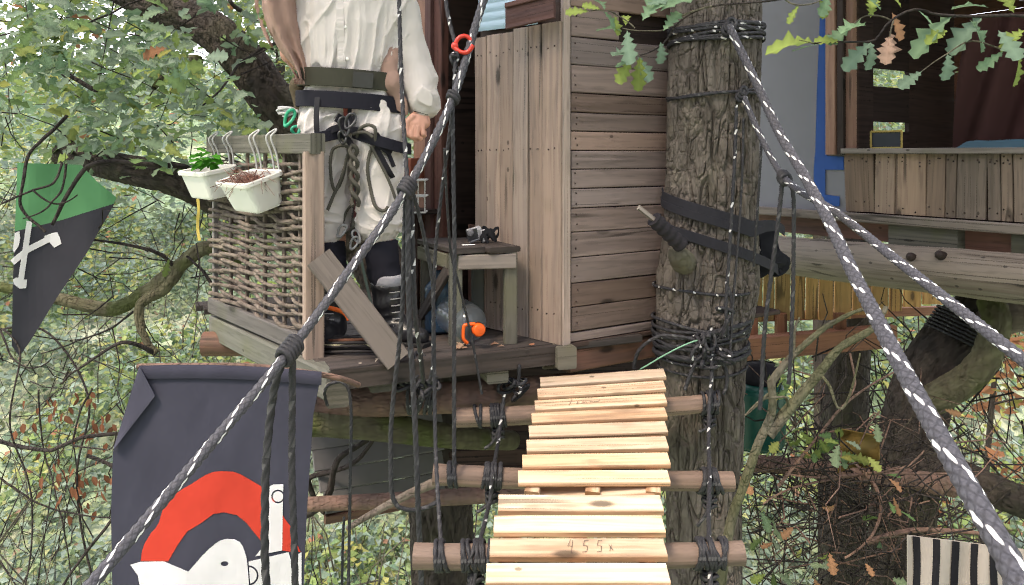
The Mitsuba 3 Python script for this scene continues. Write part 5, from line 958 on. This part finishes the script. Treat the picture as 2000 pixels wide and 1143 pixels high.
prof = [(.0, -.035), (.022, -.035), (.026, -.02), (.028, .0), (.055, .014), (.085, .04), (.10, .075), (.104, .11), (.100, .125), (.104, .14), (.104, .17), (.100, .18), (.104, .19), (.104, .23), (.100, .24), (.104, .25), (.104, .29), (.09, .31), (.0, .312)]
scene['mat_jugplastic'] = {'type': 'principledthin', 'base_color': {'type': 'rgb', 'value': [.80, .87, .93]}, 'roughness': .06, 'spec_trans': .93, 'diff_trans': .6, 'eta': 1.4}
part(jug, 'bottle', lathe([(a*.72, b*.8) for a, b in prof], jc, ja, S=40), 'jugplastic', True)
part(jug, 'cap', lathe([(.0, -.047), (.020, -.047), (.025, -.043), (.025, -.018), (.0, -.018)], jc, ja, color=(.75, .11, .01), S=24), 'gloss', True)
hc = jc+ja*-.025; part(jug, 'handle', tube(spline([hc+A(-.01, -.01, .022), hc+A(-.050, -.02, .018), hc+A(-.054, -.02, -.025), hc+A(-.038, -.01, -.05)], n=24), .0065, 10, color=(.75, .11, .01)), 'gloss', True)
jug2 = thing('water_jug', 'blue ribbed plastic water container behind the stool leg', 'jug'); c = up(P(858, 640, 3.35), DZ+.002)
part(jug2, 'bottle', lathe([(0, 0), (.055, 0), (.06, .01)]+[(.058+.004*(i % 2), .02+.014*i) for i in range(12)]+[(.055, .19), (.025, .225), (.018, .23), (.018, .25), (0, .25)], c, [0, 0, 1], color=(.03, .06, .10), S=30), 'gloss', True)
# litter on the deck: oak leaves, cable coil, orange strap
for i, (u, v, Y, s, cc, lab) in enumerate(((897, 672, 3.02, .07, (.42, .30, .22), 'pale withered leaf lying before the orange cap'), (915, 668, 3.04, .06, (.40, .27, .19), 'curled withered leaf touching the orange handle'), (975, 662, 3.10, .04, (.30, .17, .12), 'small brown leaf by the right stool leg'), (1033, 664, 3.10, .035, (.42, .20, .12), 'small orange brown leaf by the cabin wall'), (985, 668, 3.06, .03, (.34, .22, .16), 'tiny dry leaf on the deck edge'), (700, 706, 2.82, .02, (.30, .26, .22), 'dry leaf crumb left of the brace foot'), (733, 708, 2.83, .02, (.30, .26, .22), 'dry leaf crumb at the brace foot'))):
    k = thing('dry_leaf', lab, 'leaf'); p0 = P(u, v, Y); p0[2] = DZ+.006; leaves(p0, unit(A(rng.normal(), rng.normal(), .15)), A(.2*rng.normal(), -.3, 1), s, cc, OAK).put(k, 'leafy', True)
k = thing('cable_coil', 'coil of cable and thin hose lying behind the corner post', 'cable'); cc = P(690, 688, 2.95); cc[2] = DZ+.008; cc = cc+A(0, .06, 0)
th = np.linspace(0, 2*math.pi*6, 220); r_ = .10+.018*np.sin(th*.37); part(k, 'cable', tube(np.stack([cc[0]+r_*np.cos(th)*1.25, cc[1]+.6*r_*np.sin(th), cc[2]+.002*th/2+.004*np.sin(th*3)], -1), .0055, 7, color=(.028, .025, .026)), 'matte', True)
part(k, 'hose', tube(spline([cc+A(-.14, -.01, .03), cc+A(-.04, -.06, .026), cc+A(.09, -.055, .028)], n=14), .0075, 8, color=(.50, .46, .30)), 'matte', True, label='pale yellowish end of hose')
part(k, 'hose', tube(spline([cc+A(-.12, .02, .026), cc+A(-.02, -.03, .04), cc+A(.08, .02, .04)], n=14), .0065, 8, color=(.14, .06, .035)), 'matte', True)
k = thing('orange_strap', 'bright orange strap end hanging behind the corner post', 'strap'); tube(spline([P(628, 598, 3.02), P(650, 603, 3.02), P(672, 611, 3.01), P(682, 625, 3.0)], n=16), .009, 8, color=(.70, .13, .02), rough=.15).put(k, 'gloss', True)
# white wire crate behind the rail knot
k = thing('wire_crate', 'white wire crate standing behind the knot of the handrail', 'crate'); c = P(795, 400, 3.55); mb = MB(); W_, D_, H_ = .15, .12, .14
for z in (0, .07, .14):
    q = [c+A(x, y, z-.03) for x, y in ((-.09, -.06), (.085, -.06), (.085, .06), (-.09, .06), (-.09, -.06))]
    for a, b in zip(q[:-1], q[1:]): tube(np.array([a, b]), .0042, 6, mb=mb, color=(.62, .62, .60))
for x in np.linspace(-.09, .085, 7): tube(np.array([c+A(x, -.06, -.03), c+A(x, -.06, .11)]), .003, 6, mb=mb, color=(.62, .62, .60))
mb.put(k, 'matte', True)
k = thing('terracotta_box', 'reddish box standing behind the white wire crate', 'box'); block(P(800, 330, 3.74), A(1, -.9, 0), A(.9, 1, 0), 0, .13, .1, .10, color=(.25, .08, .05), bev=.006).put(k, 'matte')
pl_ = thing('support_shelf', 'dark shelf board on a post behind the person holding box and crate', 'shelf'); part(pl_, 'shelf_board', block(P(800, 412, 3.66), A(1, -.9, 0), A(.9, 1, 0), 0, .24, .24, .02, pal=12), 'wood'); q = P(805, 416, 3.72); part(pl_, 'post', bar(up(q, DZ), q, .06, .06, [1, 0, 0], 12), 'wood')

# ------------------------------------------------------------------ planter boxes on the railing
def planter(label, c, ax, out, L, W, Hh, tilt):
    k = thing('planter_box', label, 'planter'); ax = unit(ax); upv = unit(A(0, 0, 1)+out*tilt); o = unit(np.cross(ax, upv)); o = o if o @ out > 0 else -o; upv = unit(np.cross(o, ax)); upv = upv if upv[2] > 0 else -upv
    def rect(l, w, h, n=6):
        r = min(l, w)*.18; pts = []
        for sx, sy, a0 in ((1, 1, 0), (-1, 1, 90), (-1, -1, 180), (1, -1, 270)):
            for a in np.radians(np.linspace(a0, a0+90, n)): pts.append((sx*(l/2-r)+r*math.cos(a), sy*(w/2-r)+r*math.sin(a), h))
        return np.array(pts)
    rings = [rect(L*.1, W*.1, -Hh), rect(L*.80, W*.66, -Hh), rect(L*.82, W*.70, -Hh+.008), rect(L*.95, W*.93, -.022), rect(L*.955, W*.935, -.02), rect(L*1.03, W*1.06, -.018), rect(L*1.035, W*1.07, -.004), rect(L*1.02, W*1.05, 0), rect(L*.93, W*.88, -.002), rect(L*.90, W*.82, -.05), rect(L*.1, W*.1, -.05)]
    r = np.array(rings); v = c+r[..., :1]*ax+r[..., 1:2]*o+r[..., 2:]*upv
    part(k, 'box', MB().add(v.reshape(-1, 3), tri(ringfaces(len(r), r.shape[1])), A(.66, .66, .61)), 'gloss')
    rr = rect(L*.90, W*.82, -.03); part(k, 'soil', MB().add(np.vstack([c-upv*.026, c+rr[:, :1]*ax+rr[:, 1:2]*o+rr[:, 2:]*upv]), [[0, i+1, (i+1) % len(rr)+1] for i in range(len(rr))], A(.05, .038, .03)), 'matte')
    for s in (-.27, .27):
        b = c+ax*s*L-o*W*.5; rp = up(RP+RD*((b-RP) @ RD), 0); iw = b*1.0
        x0 = ax*.022; top = A(rp[0], rp[1], RT+.075)
        for sg in (1,):
            path = spline([iw-x0+upv*-.03, iw-x0+A(0, 0, .05), top-x0*1+RN*.052-A(0, 0, .025), top-x0*.75+RN*.030, top+RN*.022+A(0, 0, .008), top+x0*.75+RN*.030, top+x0+RN*.052-A(0, 0, .025), iw+x0+A(0, 0, .05), iw+x0-upv*.03], n=60)
        part(k, 'hook', tube(path, .0042, 8, color=(.42, .42, .41)), 'gloss', True)
    return k, c, ax, o, upv
rout = RN
f_ = lambda u, Yo, z, o: (lambda t: up(RP+RD*t+RN*o, z))(((u-1000)/F*RP[1]-RP[0])/(RD[0]-(u-1000)/F*RD[1]))
pA = planter('white plastic planter box on the railing, nearer and tilted, with dried stalks', f_(532, 0, H-.088, .10), RD, RN, .30, .155, .13, .34)
pB = planter('white plastic planter box on the railing, farther from the post', f_(448, 0, H-.062, .10), RD, RN, .30, .15, .125, .20)
k = thing('dried_plant', 'withered reddish stalks in the nearer planter box', 'plant'); mb = MB(); r7 = np.random.default_rng(3)
for i in range(130):
    p0 = pA[1]+pA[2]*r7.uniform(-.13, .13)+pA[3]*r7.uniform(-.05, .06)-pA[4]*.024; d = unit(r7.normal(0, 1, 3)*A(1, 1, .4)+pA[3]*.4); L = r7.uniform(.03, .10)
    tube(np.array([p0, p0+d*L*.5+A(0, 0, .02), p0+d*L+A(0, 0, r7.uniform(-.03, .03))]), [.0016, .0014, .001], 4, mb=mb, color=A(.20, .10, .075)*r7.uniform(.5, 1.3), caps=False)
mb.put(k, 'matte', True)
k = thing('potted_plant', 'fresh green leafy plant in the farther planter box', 'plant')
pc = P(402, 314, 3.38)
for i in range(26):
    d = unit(r7.normal(0, 1, 3)*A(1, 1, .5)+A(-.3, -.4, -.2)); part(k, 'leaf', leaves(pc+r7.normal(0, .018, 3), d, A(.3*r7.normal(), -.5, .9), r7.uniform(.04, .07), A(.07, .24, .03)*r7.uniform(.7, 1.2), OAK2), 'leafy', True)
part(k, 'stem', tube(spline([pB[1]-pB[2]*.02, (pB[1]+pc)/2+A(0, 0, .02), pc], n=10), .004, 6, color=(.08, .16, .04)), 'matte', True)
k = thing('yellow_tape', 'yellow tape strip dangling under the farther planter box', 'tape'); sweep(spline([P(386, 388, 3.4), P(388, 410, 3.4), P(386, 440, 3.41), P(390, 470, 3.4)], n=20), octo(.012, .003, .001), [1, .3, 0], 0, kk := MB(), color=(.50, .40, .10)); kk.put(k, 'cloth')
# ------------------------------------------------------------------ person on the deck
PY = 3.16
def Q(u, v, dy=0.): return P(u, v, PY)+A(0, dy, 0)      # dy > 0 is away from the camera
man = thing('person', 'person in white shirt and knee length white trousers with climbing harness on the deck', 'person')
SHIRT, SKIN, NAVYC, OLIVE, TAN = A(.53, .50, .48), A(.50, .27, .20), A(.013, .013, .020), A(.042, .042, .031), A(.30, .20, .165)
# body: one continuous skin surface (head, trunk, arms, hand, legs)
hl, hr = (Q(650, 215), .085), (Q(732, 215), .085)
def body(p):
    d = chainsdf(p, [(Q(690, -20, .03), .08), (Q(690, 80, .03), .085), (Q(688, 200, .02), .09)], .03, .8)
    d = smin(d, chainsdf(p, [(Q(690, -75), .055), (Q(690, -40), .075)], .02), .03)
    hd = np.linalg.norm((p-Q(690, -155, -.02))/A(.076, .098, .118), axis=1)-1; d = smin(d, hd*.09, .025)
    d = smin(d, rc(p, Q(690, -140, -.105), Q(690, -152, -.11), .014, .008), .012); d = smin(d, rc(p, Q(690, -112, -.075), Q(690, -106, -.08), .03, .025), .02)
    for s in (-1, 1): d = smin(d, np.linalg.norm((p-Q(690+s*38, -152, 0))/A(.012, .022, .032), axis=1)*.02-.02, .008)
    d = smin(d, chainsdf(p, [(Q(768, -25), .050), (Q(808, 115, .02), .040), (Q(826, 212, -.02), .027)], .02), .03)
    d = smin(d, chainsdf(p, [(Q(605, -25), .055), (Q(562, 100, .06), .042), (Q(602, 150, .14), .028)], .02), .03)
    for (c, r0), k, a in ((hl, Q(652, 430), Q(650, 640)), (hr, Q(742, 430), Q(758, 640))): d = smin(d, chainsdf(p, [(c, .08), (k, .050), (a, .034)], .02), .03)
    return d
def hand(p):
    # hand hanging, back of the hand outward, fingers curled
    h = chainsdf(p, [(Q(826, 192, -.02), .025), (Q(825, 210, -.02), .026), (Q(823, 228, -.025), .030), (Q(818, 243, -.03), .031)], .012, 1.25)
    h = smin(h, rc(p, Q(830, 240, -.025), Q(808, 243, -.035), .024, .024), .012)
    for i, (k0, k1, k2, k3, r) in enumerate((((802, 247, -.045), (797, 262, -.048), (806, 268, -.036), (812, 262, -.030), .0105), ((810, 249, -.050), (806, 266, -.055), (814, 272, -.040), (818, 264, -.030), .0110), ((819, 249, -.050), (817, 267, -.054), (823, 271, -.040), (825, 263, -.030), .0105), ((828, 247, -.045), (829, 262, -.048), (831, 265, -.036), (831, 258, -.030), .0092))):
        h = smin(h, chainsdf(p, [(Q(*k0), r*1.02), (Q(*k1), r), (Q(*k2), r*.92), (Q(*k3), r*.8)], .003), .0035)
    h = smin(h, chainsdf(p, [(Q(810, 228, -.045), .014), (Q(797, 240, -.055), .0115), (Q(797, 254, -.058), .010), (Q(801, 262, -.060), .008)], .004), .007)
    return h
bv, bf = nets(body, A(Q(520, 0)[0], PY-.2, Q(0, 650)[2]), A(Q(870, 0)[0], PY+.2, Q(0, -222)[2]), .0062)
hv, hf = nets(hand, A(Q(775, 0)[0], PY-.11, Q(0, 285)[2]), A(Q(850, 0)[0], PY+.05, Q(0, 190)[2]), .0026)
part(man, 'body', MB().add(bv, bf, SKIN).add(hv, hf, SKIN), 'skin', True)
hairf = lambda p: np.maximum(np.linalg.norm((p-Q(690, -163, .005))/A(.086, .106, .118), axis=1)*.1-.1+.006*meshkit.fbm(p*60, 2), -(p[:, 1]-(PY-.055))*1.0-np.maximum((p[:, 2]-Q(0, -185)[2]), 0)*2)
v_, f_h = nets(hairf, Q(690, -163)-.14, Q(690, -163)+.14, .006); part(man, 'hair', MB().add(v_, f_h, A(.06, .04, .025)), 'cloth', True)
for s in (-1, 1): part(man, 'eye', blob(Q(690+s*16, -152, -.098), .0085, color=(.25, .24, .22), rough=0, sub=2), 'gloss', True)
part(man, 'mouth', bar(Q(681, -122, -.104), Q(699, -122, -.104), .008, .006, [0, 0, 1], 0, color=(.33, .12, .10)), 'skin')
# shirt
def folds(p, d0, k, amp, seed=0):
    q = np.stack([p @ unit(A(*d0))*k*.13, p @ unit(np.cross(d0, [0, 1, 0]))*k, p[:, 1]*k*.6], -1); w = meshkit.fbm(p*7, 2, seed+2); q = q+(w[:, None]-.5)*1.1
    return amp*(.35-(1-np.abs(meshkit.noise(q, seed)-.5)*2)**2.5)
def shirt(p):
    z = 300+(H-p[:, 2])*F/PY
    cx = np.interp(z, [-60, 0, 60, 110, 135, 165, 200], [690, 688, 688, 686, 684, 683, 682]); rx = np.interp(z, [-70, -45, -20, 40, 100, 128, 150, 165, 200], [30, 95, 114, 108, 100, 97, 88, 84, 86])*PY/F; ry = np.interp(z, [-70, -45, -20, 60, 120, 150, 200], [.06, .10, .12, .128, .128, .112, .11])
    x = (p[:, 0]-(cx-1000)/F*PY)/rx; y = (p[:, 1]-PY-.01)/ry; rad = np.sqrt(x*x+y*y); d = (rad-1)*np.minimum(rx, ry)*.9
    d = np.maximum(d, np.maximum(z-190, -75-z)*PY/F)
    d = d+.011*(.4-(1-np.abs(meshkit.noise(np.stack([x*6.5+2, z*.011, 0*z+y*1.5], -1), 81)-.5)*2)**5)*np.clip((z+10)/120, .15, 1)
    d = d+folds(p, A(.12, 0, 1), 27, .012, 1)*np.clip((z+40)/90, .35, 1)+folds(p, A(.75, 0, 1), 17, .013, 5)
    sl = chainsdf(p, [(Q(770, -25, 0), .058), (Q(786, 20, .01), .054), (Q(804, 110, .02), .055), (Q(818, 165, .005), .062), (Q(826, 197, -.01), .062), (Q(830, 213, -.02), .040)], .02)
    sl = sl+folds(p, A(-.45, 0, 1), 23, .017, 9)+folds(p, A(1, 0, .35), 18, .008, 11)*np.clip((z-60)/80, 0, 1)
    return smin(d, sl, .012)
v_, f2_ = nets(shirt, A(Q(555, 0)[0], PY-.2, Q(0, 232)[2]), A(Q(870, 0)[0], PY+.2, Q(0, -80)[2]), .0045)
part(man, 'shirt', MB().add(v_, f2_, SHIRT), 'linen', True, label='loose white linen shirt')
def shirt_front(u, v):
    y = PY-.3+np.arange(0, .3, .002); p = np.stack([0*y+(u-1000)/F*PY, y, 0*y+H-(v-300)/F*PY], -1); d = shirt(p); i = np.argmax(d < 0); return p[i]
for v in (10, 62, 122): c = shirt_front(684+v*.05, v); part(man, 'button', lathe([(0, .004), (.0055, .004), (.0065, .002), (.0065, -.003)], c, [0, -1, 0], color=(.72, .70, .66), S=14), 'gloss', True)
ph = np.array([shirt_front(676+v*.03, v)-A(0, .0015, 0) for v in np.arange(-40, 140, 4)]); part(man, 'placket', sweep(ph, octo(.030, .004, .001), [1, 0, 0], 0, MB(), color=SHIRT*.98), 'linen')
# tan jacket draped over the far shoulder and arm
def jacket(p):
    z = 300+(H-p[:, 2])*F/PY
    uL = np.interp(z, [-90, -60, -20, 20, 60, 100, 135, 165], [585, 545, 518, 518, 528, 548, 578, 598]); uR = np.interp(z, [-90, -60, -20, 20, 80, 135, 165], [600, 604, 590, 583, 594, 606, 608])
    cx, rx = (uL+uR)/2, np.maximum((uR-uL)/2, 4)*PY/F; cy = np.interp(z, [-90, 0, 100, 160], [PY-.01, PY-.03, PY-.02, PY-.03]); ry = np.interp(z, [-90, -60, 0, 80, 165], [.05, .11, .115, .095, .05])
    x = (p[:, 0]-(cx-1000)/F*PY)/rx; y = (p[:, 1]-cy)/ry; d = (np.sqrt(x*x+y*y)-1)*np.minimum(rx, ry)*.9
    d = np.maximum(d, np.maximum(z-166, -88-z)*PY/F)
    d = d+.008*np.cos(x*6.5+.5*np.sin(z/40.)+y*3)*np.clip((z+60)/60, .3, 1)
    return d+folds(p, A(.20, 0, -1), 30, .012, 21)+folds(p, A(.30, 0, -1), 14, .012, 23)
v_, f2_ = nets(jacket, A(Q(490, 0)[0], PY-.2, Q(0, 172)[2]), A(Q(640, 0)[0], PY+.2, Q(0, -90)[2]), .0055); part(man, 'jacket', MB().add(v_, f2_, TAN), 'linen', True, label='tan jacket draped over the shoulder')
def tail(p):
    d = chainsdf(p, [(Q(775, 95, -.03), .020), (Q(762, 130, -.06), .026), (Q(768, 165, -.07), .030), (Q(786, 205, -.05), .018), (Q(795, 222, -.04), .010)], .02, 1.4); return d+folds(p, A(.4, 0, -1), 34, .012, 31)
v_, f2_ = nets(tail, Q(730, 235)-A(0, .15, 0), Q(820, 75)+A(0, .1, 0), .0045); part(man, 'jacket_end', MB().add(v_, f2_, TAN), 'linen', True, label='end of the tan jacket tucked under the belt')
def pouch(p): return chainsdf(p, [(Q(580, 140, .10), .020), (Q(568, 165, .10), .026), (Q(572, 205, .10), .020)], .02, 1.)+folds(p, A(.1, 0, 1), 30, .010, 41)
v_, f2_ = nets(pouch, Q(535, 225)-A(0, 0, 0), Q(610, 115)+A(0, .2, 0), .005); part(man, 'hanging_cloth', MB().add(v_, f2_, A(.11, .09, .06)), 'linen', True)
# trousers
def trousers(p):
    z = 300+(H-p[:, 2])*F/PY
    d = chainsdf(p, [(Q(648, 190), .098), (Q(646, 250, -.005), .106), (Q(636, 340, -.01), .090), (Q(640, 405, -.015), .078), (Q(643, 436, -.015), .070), (Q(644, 452, -.01), .046)], .03, .95)
    e = chainsdf(p, [(Q(722, 190), .098), (Q(733, 250, -.01), .106), (Q(742, 340, -.02), .088), (Q(744, 405, -.03), .082), (Q(743, 434, -.03), .076), (Q(745, 452, -.02), .046)], .03, .95)
    d = smin(d, e, .02); d = np.maximum(d, (163-z)*PY/F)
    return d+folds(p, A(.9, 0, .5), 21, .019, 51)*np.clip(1-(z-170)/260, .25, 1)+folds(p, A(.25, 0, 1), 24, .015, 55)+folds(p, A(-.9, 0, .35), 26, .011, 57)*np.clip((z-360)/60, 0, 1)
v_, f2_ = nets(trousers, A(Q(560, 0)[0], PY-.18, Q(0, 475)[2]), A(Q(820, 0)[0], PY+.18, Q(0, 158)[2]), .0045); part(man, 'trousers', MB().add(v_, f2_, SHIRT), 'linen', True, label='baggy white trousers gathered at the knee')
def surf(f, u, v, y0=.3):
    y = PY-y0+np.arange(0, y0+.05, .0025); p = np.stack([0*y+(u-1000)/F*PY, y, 0*y+H-(v-300)/F*PY], -1); d = f(p); i = np.argmax(d < 0)
    return p[i] if d.min() < 0 else None
for nm, pts, ra, sole in (('left', [(644, 468), (643, 500), (648, 530), (652, 560)], .060, 0), ('right', [(746, 468), (747, 500), (750, 528), (756, 556)], .063, 0)):
    j = [(Q(u, v, -.010), ra*(1.0-.12*i/3)) for i, (u, v) in enumerate(pts)]
    fs = lambda p, j=j: np.maximum(chainsdf(p, j, .02, 1.)+folds(p, A(1, 0, .2), 24, .008, 61), np.abs(p[:, 2]-(j[0][0][2]+j[-1][0][2])/2)-(j[0][0][2]-j[-1][0][2])/2)
    lo = np.min([q[0] for q in j], 0)-.09; hi = np.max([q[0] for q in j], 0)+.09; v_, f2_ = nets(fs, lo, hi, .006); part(man, 'stocking', MB().add(v_, f2_, NAVYC), 'cloth', True)
    c0 = j[-1][0]; rg = c0+A(0, 0, .012)
    part(man, 'sock_cuff', lathe([(.052, -.012), (.062, -.008), (.064, .006), (.066, .020), (.064, .030), (.054, .034)], rg, [0.05, 0, 1], color=(.30, .30, .33), S=28), 'linen', True)
    x = 1 if nm == 'right' else -.25; t0 = c0
    an = A(t0[0]+.012*x, t0[1]+.01, DZ+.095); toe = A(t0[0]+(.135 if nm == 'right' else -.03), t0[1]-(.055 if nm == 'right' else .15), DZ+.034)
    fb_ = lambda p, t0=t0, an=an, toe=toe: np.maximum(smin(chainsdf(p, [(t0+A(0, 0, -.0), .060), (t0*.5+an*.5, .054), (an, .052)], .02), chainsdf(p, [(an-A(0, 0, .045)-(toe-an)*A(.2, .2, 0), .042), ((an+toe)/2-A(0, 0, .018), .045), (toe, .036)], .02), .03)+folds(p, A(1, 0, .3), 30, .006, 71), DZ+.012-p[:, 2])
    lo, hi = np.minimum(t0, toe)-.10, np.maximum(t0, toe)+.10; lo[2] = DZ; hi[2] = t0[2]+.012
    fb2 = lambda p: np.maximum(fb_(p), p[:, 2]-t0[2]-.004); v_, f2_ = nets(fb2, lo, hi+A(0, 0, .01), .006); b = part(man, 'boot', MB().add(v_, f2_, A(.014, .014, .017)), 'gloss', True)
    d2 = unit((toe-an)*A(1, 1, 0)); m = (an*A(1, 1, 0)+toe*A(1, 1, 0))/2; sl_ = block(A(m[0], m[1], DZ+.008)-d2*.01, d2, np.cross([0, 0, 1], d2), 0, np.linalg.norm((toe-an)[:2])+.11, .085, .016, color=(.012, .012, .013), bev=.005); sl_.put(K('sole', b), 'matte')
    for i in range(6):
        fr_ = i/5; q0 = t0*(1-fr_)+an*fr_+A(0, 0, -.02); sd_ = unit(d2+A(0, -.6, 0)); qq = q0+sd_*(.060 if fr_ < .8 else .058); xx = np.cross(sd_, [0, 0, 1]); tube(spline([qq-xx*.022, qq+sd_*.004, qq+xx*.022], n=8), .0024, 6, color=(.28, .28, .28)).put(K('lace', b), 'matte', True)
# belt, harness and gear
def band(pts, w, t, color, f, off=.006, wd=(0, 0, 1)):
    q = [surf(f, u, v) for u, v in pts]; q = [x-A(0, off, 0) for x in q if x is not None]; return sweep(spline(q, n=40), octo(w, t, .0015), wd, 0, MB(), color=color)
def hug(p): return np.minimum(np.minimum(shirt(p), trousers(p)), jacket(p))
def ringband(v0, v1, w, rx, ry, color, uc=685, tilt=0.):
    th = np.linspace(0, 2*math.pi, 72); u = uc+rx*np.sin(th); vv = v0+(v1-v0)*(u-590)/180
    return sweep(np.stack([(u-1000)/F*PY, PY+.01-ry*np.cos(th), H-(vv-300)/F*PY], -1), octo(w, .006, .002), [0, 0, 1], 0, MB(), color=color)
blt = part(man, 'belt', ringband(152, 164, .070, 101, .150, OLIVE, 683), 'cloth', label='wide dark olive belt')
part(blt, 'buckle', block(Q(722, 163, -.140), A(1, .15, -.08), A(0, 0, 1), 0, .075, .064, .012, color=(.02, .02, .016), bev=.005), 'gloss')
hb_ = part(man, 'harness', ringband(194, 206, .062, 104, .160, NAVYC, 683), 'cloth', label='dark navy climbing harness waist band')
for pts in ([(600, 205), (640, 203), (680, 200)],): part(hb_, 'webbing', band(pts, .02, .004, A(.16, .06, .05), hug, .012), 'cloth')
for cu, cv0, cv1, R in ((634, 286, 258, 58), (746, 258, 292, 56)):
    th = np.linspace(0, 2*math.pi, 60); u = cu+R*np.sin(th); vv = cv0+(cv1-cv0)*(np.sin(th)*.5+.5)
    part(hb_, 'leg_loop', sweep(np.stack([(u-1000)/F*PY, PY-.015-.138*np.cos(th), H-(vv-300)/F*PY], -1), octo(.042, .007, .002), [0, 0, 1], 0, MB(), color=NAVYC), 'cloth')
part(hb_, 'webbing', band([(684, 196), (688, 225), (690, 258)], .022, .005, A(.20, .055, .04), hug, .020, (1, 0, 0)), 'cloth')
part(hb_, 'webbing', band([(695, 198), (694, 228), (690, 258)], .014, .005, A(.02, .02, .025), hug, .024, (1, 0, 0)), 'cloth')
part(hb_, 'webbing', band([(690, 255), (715, 258), (742, 275), (772, 300)], .026, .005, A(.015, .015, .02), hug, .020), 'cloth')
part(hb_, 'webbing', band([(690, 250), (665, 255), (645, 275)], .026, .005, A(.015, .015, .02), hug, .020), 'cloth')
part(hb_, 'webbing', band([(748, 262), (765, 295), (778, 325)], .016, .004, A(.015, .015, .02), hug, .018, (1, 0, 0)), 'cloth')
part(hb_, 'webbing', band([(637, 195), (636, 240), (636, 290), (640, 345)], .020, .005, A(.03, .03, .035), hug, .020, (1, 0, 0)), 'cloth')
part(hb_, 'webbing', band([(672, 232), (690, 240), (706, 236)], .034, .008, A(.014, .014, .018), hug, .026), 'cloth')
part(hb_, 'webbing', band([(676, 262), (690, 274), (700, 290)], .022, .008, A(.014, .014, .018), hug, .026), 'cloth')
part(hb_, 'webbing', band([(735, 272), (752, 300), (768, 330), (776, 345)], .020, .006, A(.014, .014, .018), hug, .018, (1, 0, 0)), 'cloth')
def bnr(c, w, h, rot, r, col, name='carabiner'):
    th = np.linspace(0, 2*math.pi, 40); ca, sa = math.cos(rot), math.sin(rot); x, z = w*np.cos(th)*(1+.18*np.sin(th)), h*np.sin(th)
    part(hb_, name, tube(c+np.stack([x*ca-z*sa, .006*np.sin(th*2), x*sa+z*ca], -1), r, 9, color=col), 'gloss', True)
bnr(Q(690, 250, -.165), .018, .036, .2, .005, A(.03, .03, .032)); bnr(Q(700, 240, -.165), .016, .030, -.5, .005, A(.05, .05, .055)); bnr(Q(686, 270, -.16), .014, .024, .1, .005, A(.03, .03, .03), 'ring')
bnr(Q(573, 232, -.06), .014, .034, -.45, .0065, A(.03, .33, .18)); bnr(Q(586, 256, -.06), .014, .016, .3, .006, A(.03, .30, .18)); bnr(Q(580, 245, -.05), .016, .030, .1, .0045, A(.12, .035, .025))
mb = MB()
for i in range(8):
    th = np.linspace(0, 2*math.pi, 24); o = rng.normal(0, 1, 3)*A(.014, .01, .008); a1, a2 = unit(A(1, .2*rng.normal(), .2*rng.normal())), unit(rng.normal(0, 1, 3)); tube(Q(566, 217, -.04)+o+.03*np.cos(th)[:, None]*a1+.012*np.sin(th)[:, None]*a2, .0045, 7, color=(.45, .45, .45), mb=mb)
part(hb_, 'cord_bundle', mb, 'matte', True, label='bundle of light grey cord on the hip')
ROPEC = A(.075, .072, .06)
def loop(pts, r=.0062, out=.0): 
    q = []
    for a in pts:
        s = surf(hug, a[0], a[1]); y = (s[1] if s is not None else PY-.1)-.016-out-(a[2] if len(a) > 2 else 0); k_ = y/PY; q.append(A((a[0]-1000)/F*y, y, H-(a[1]-300)/F*y))
    part(hb_, 'lanyard', tube(spline(q, n=70), r, 10, color=ROPEC), 'cloth', True)
loop([(682, 290, .02), (668, 284, .01), (650, 292), (645, 320), (648, 355), (655, 372), (668, 350), (676, 315, .01), (682, 292, .03)]); loop([(640, 410), (650, 385), (664, 355), (672, 330, .01)], .0065)
loop([(698, 268, .02), (705, 250, .03), (720, 244, .03), (733, 252, .02), (733, 275), (722, 300), (718, 330), (724, 370), (735, 405), (748, 412), (758, 404)], .0066); loop([(724, 285, .01), (738, 310), (756, 345), (768, 375), (772, 388)], .0058); loop([(690, 262, .03), (712, 258, .04), (728, 268, .03)], .006)
for s in (0, 1):     # plaited rope hanging between the legs
    t = np.linspace(0, 1, 90); z = 282+t*120; u = 690+4*t+7*np.sin(t*15+s*math.pi); y = PY-.155-.012*np.cos(t*15+s*math.pi)-.0*t
    part(hb_, 'plaited_rope', tube(np.stack([(u-1000)/F*y, y, H-(z-300)/F*y], -1), .0082, 10, color=ROPEC*.9), 'cloth', True)
loop([(690, 400, .0), (676, 415, -.02), (670, 440, -.03), (676, 455, -.03), (690, 440, -.03), (694, 410)], .0055)
mb = MB()
for i in range(5): tube(spline([Q(696+2*i, 330+8*i, -.10), Q(699+i, 400, -.08), Q(692+3*i, 455+6*i, -.06)], n=14), .006, 7, color=A(.14, .035, .03) if i % 2 else A(.03, .03, .035), mb=mb)
part(hb_, 'strap_bunch', mb, 'cloth', True, label='dark red straps hanging between the legs')
for c in ((676, 447), (700, 470), (705, 458)): bnr(Q(c[0], c[1], -.09), .012, .026, rng.normal(0, .4), .0045, A(.25, .25, .25))
part(hb_, 'wristband', tube(spline([Q(812, 219, -.052), Q(826, 222, -.056), Q(838, 226, -.045)], n=12), .002, 6, color=(.03, .02, .02)), 'matte', True)
part(hb_, 'tool_cord', tube(spline([Q(712, 490, -.10), Q(722, 540, -.09), Q(735, 600, -.08)], n=14), .006, 7, color=(.05, .07, .06)), 'matte', True)
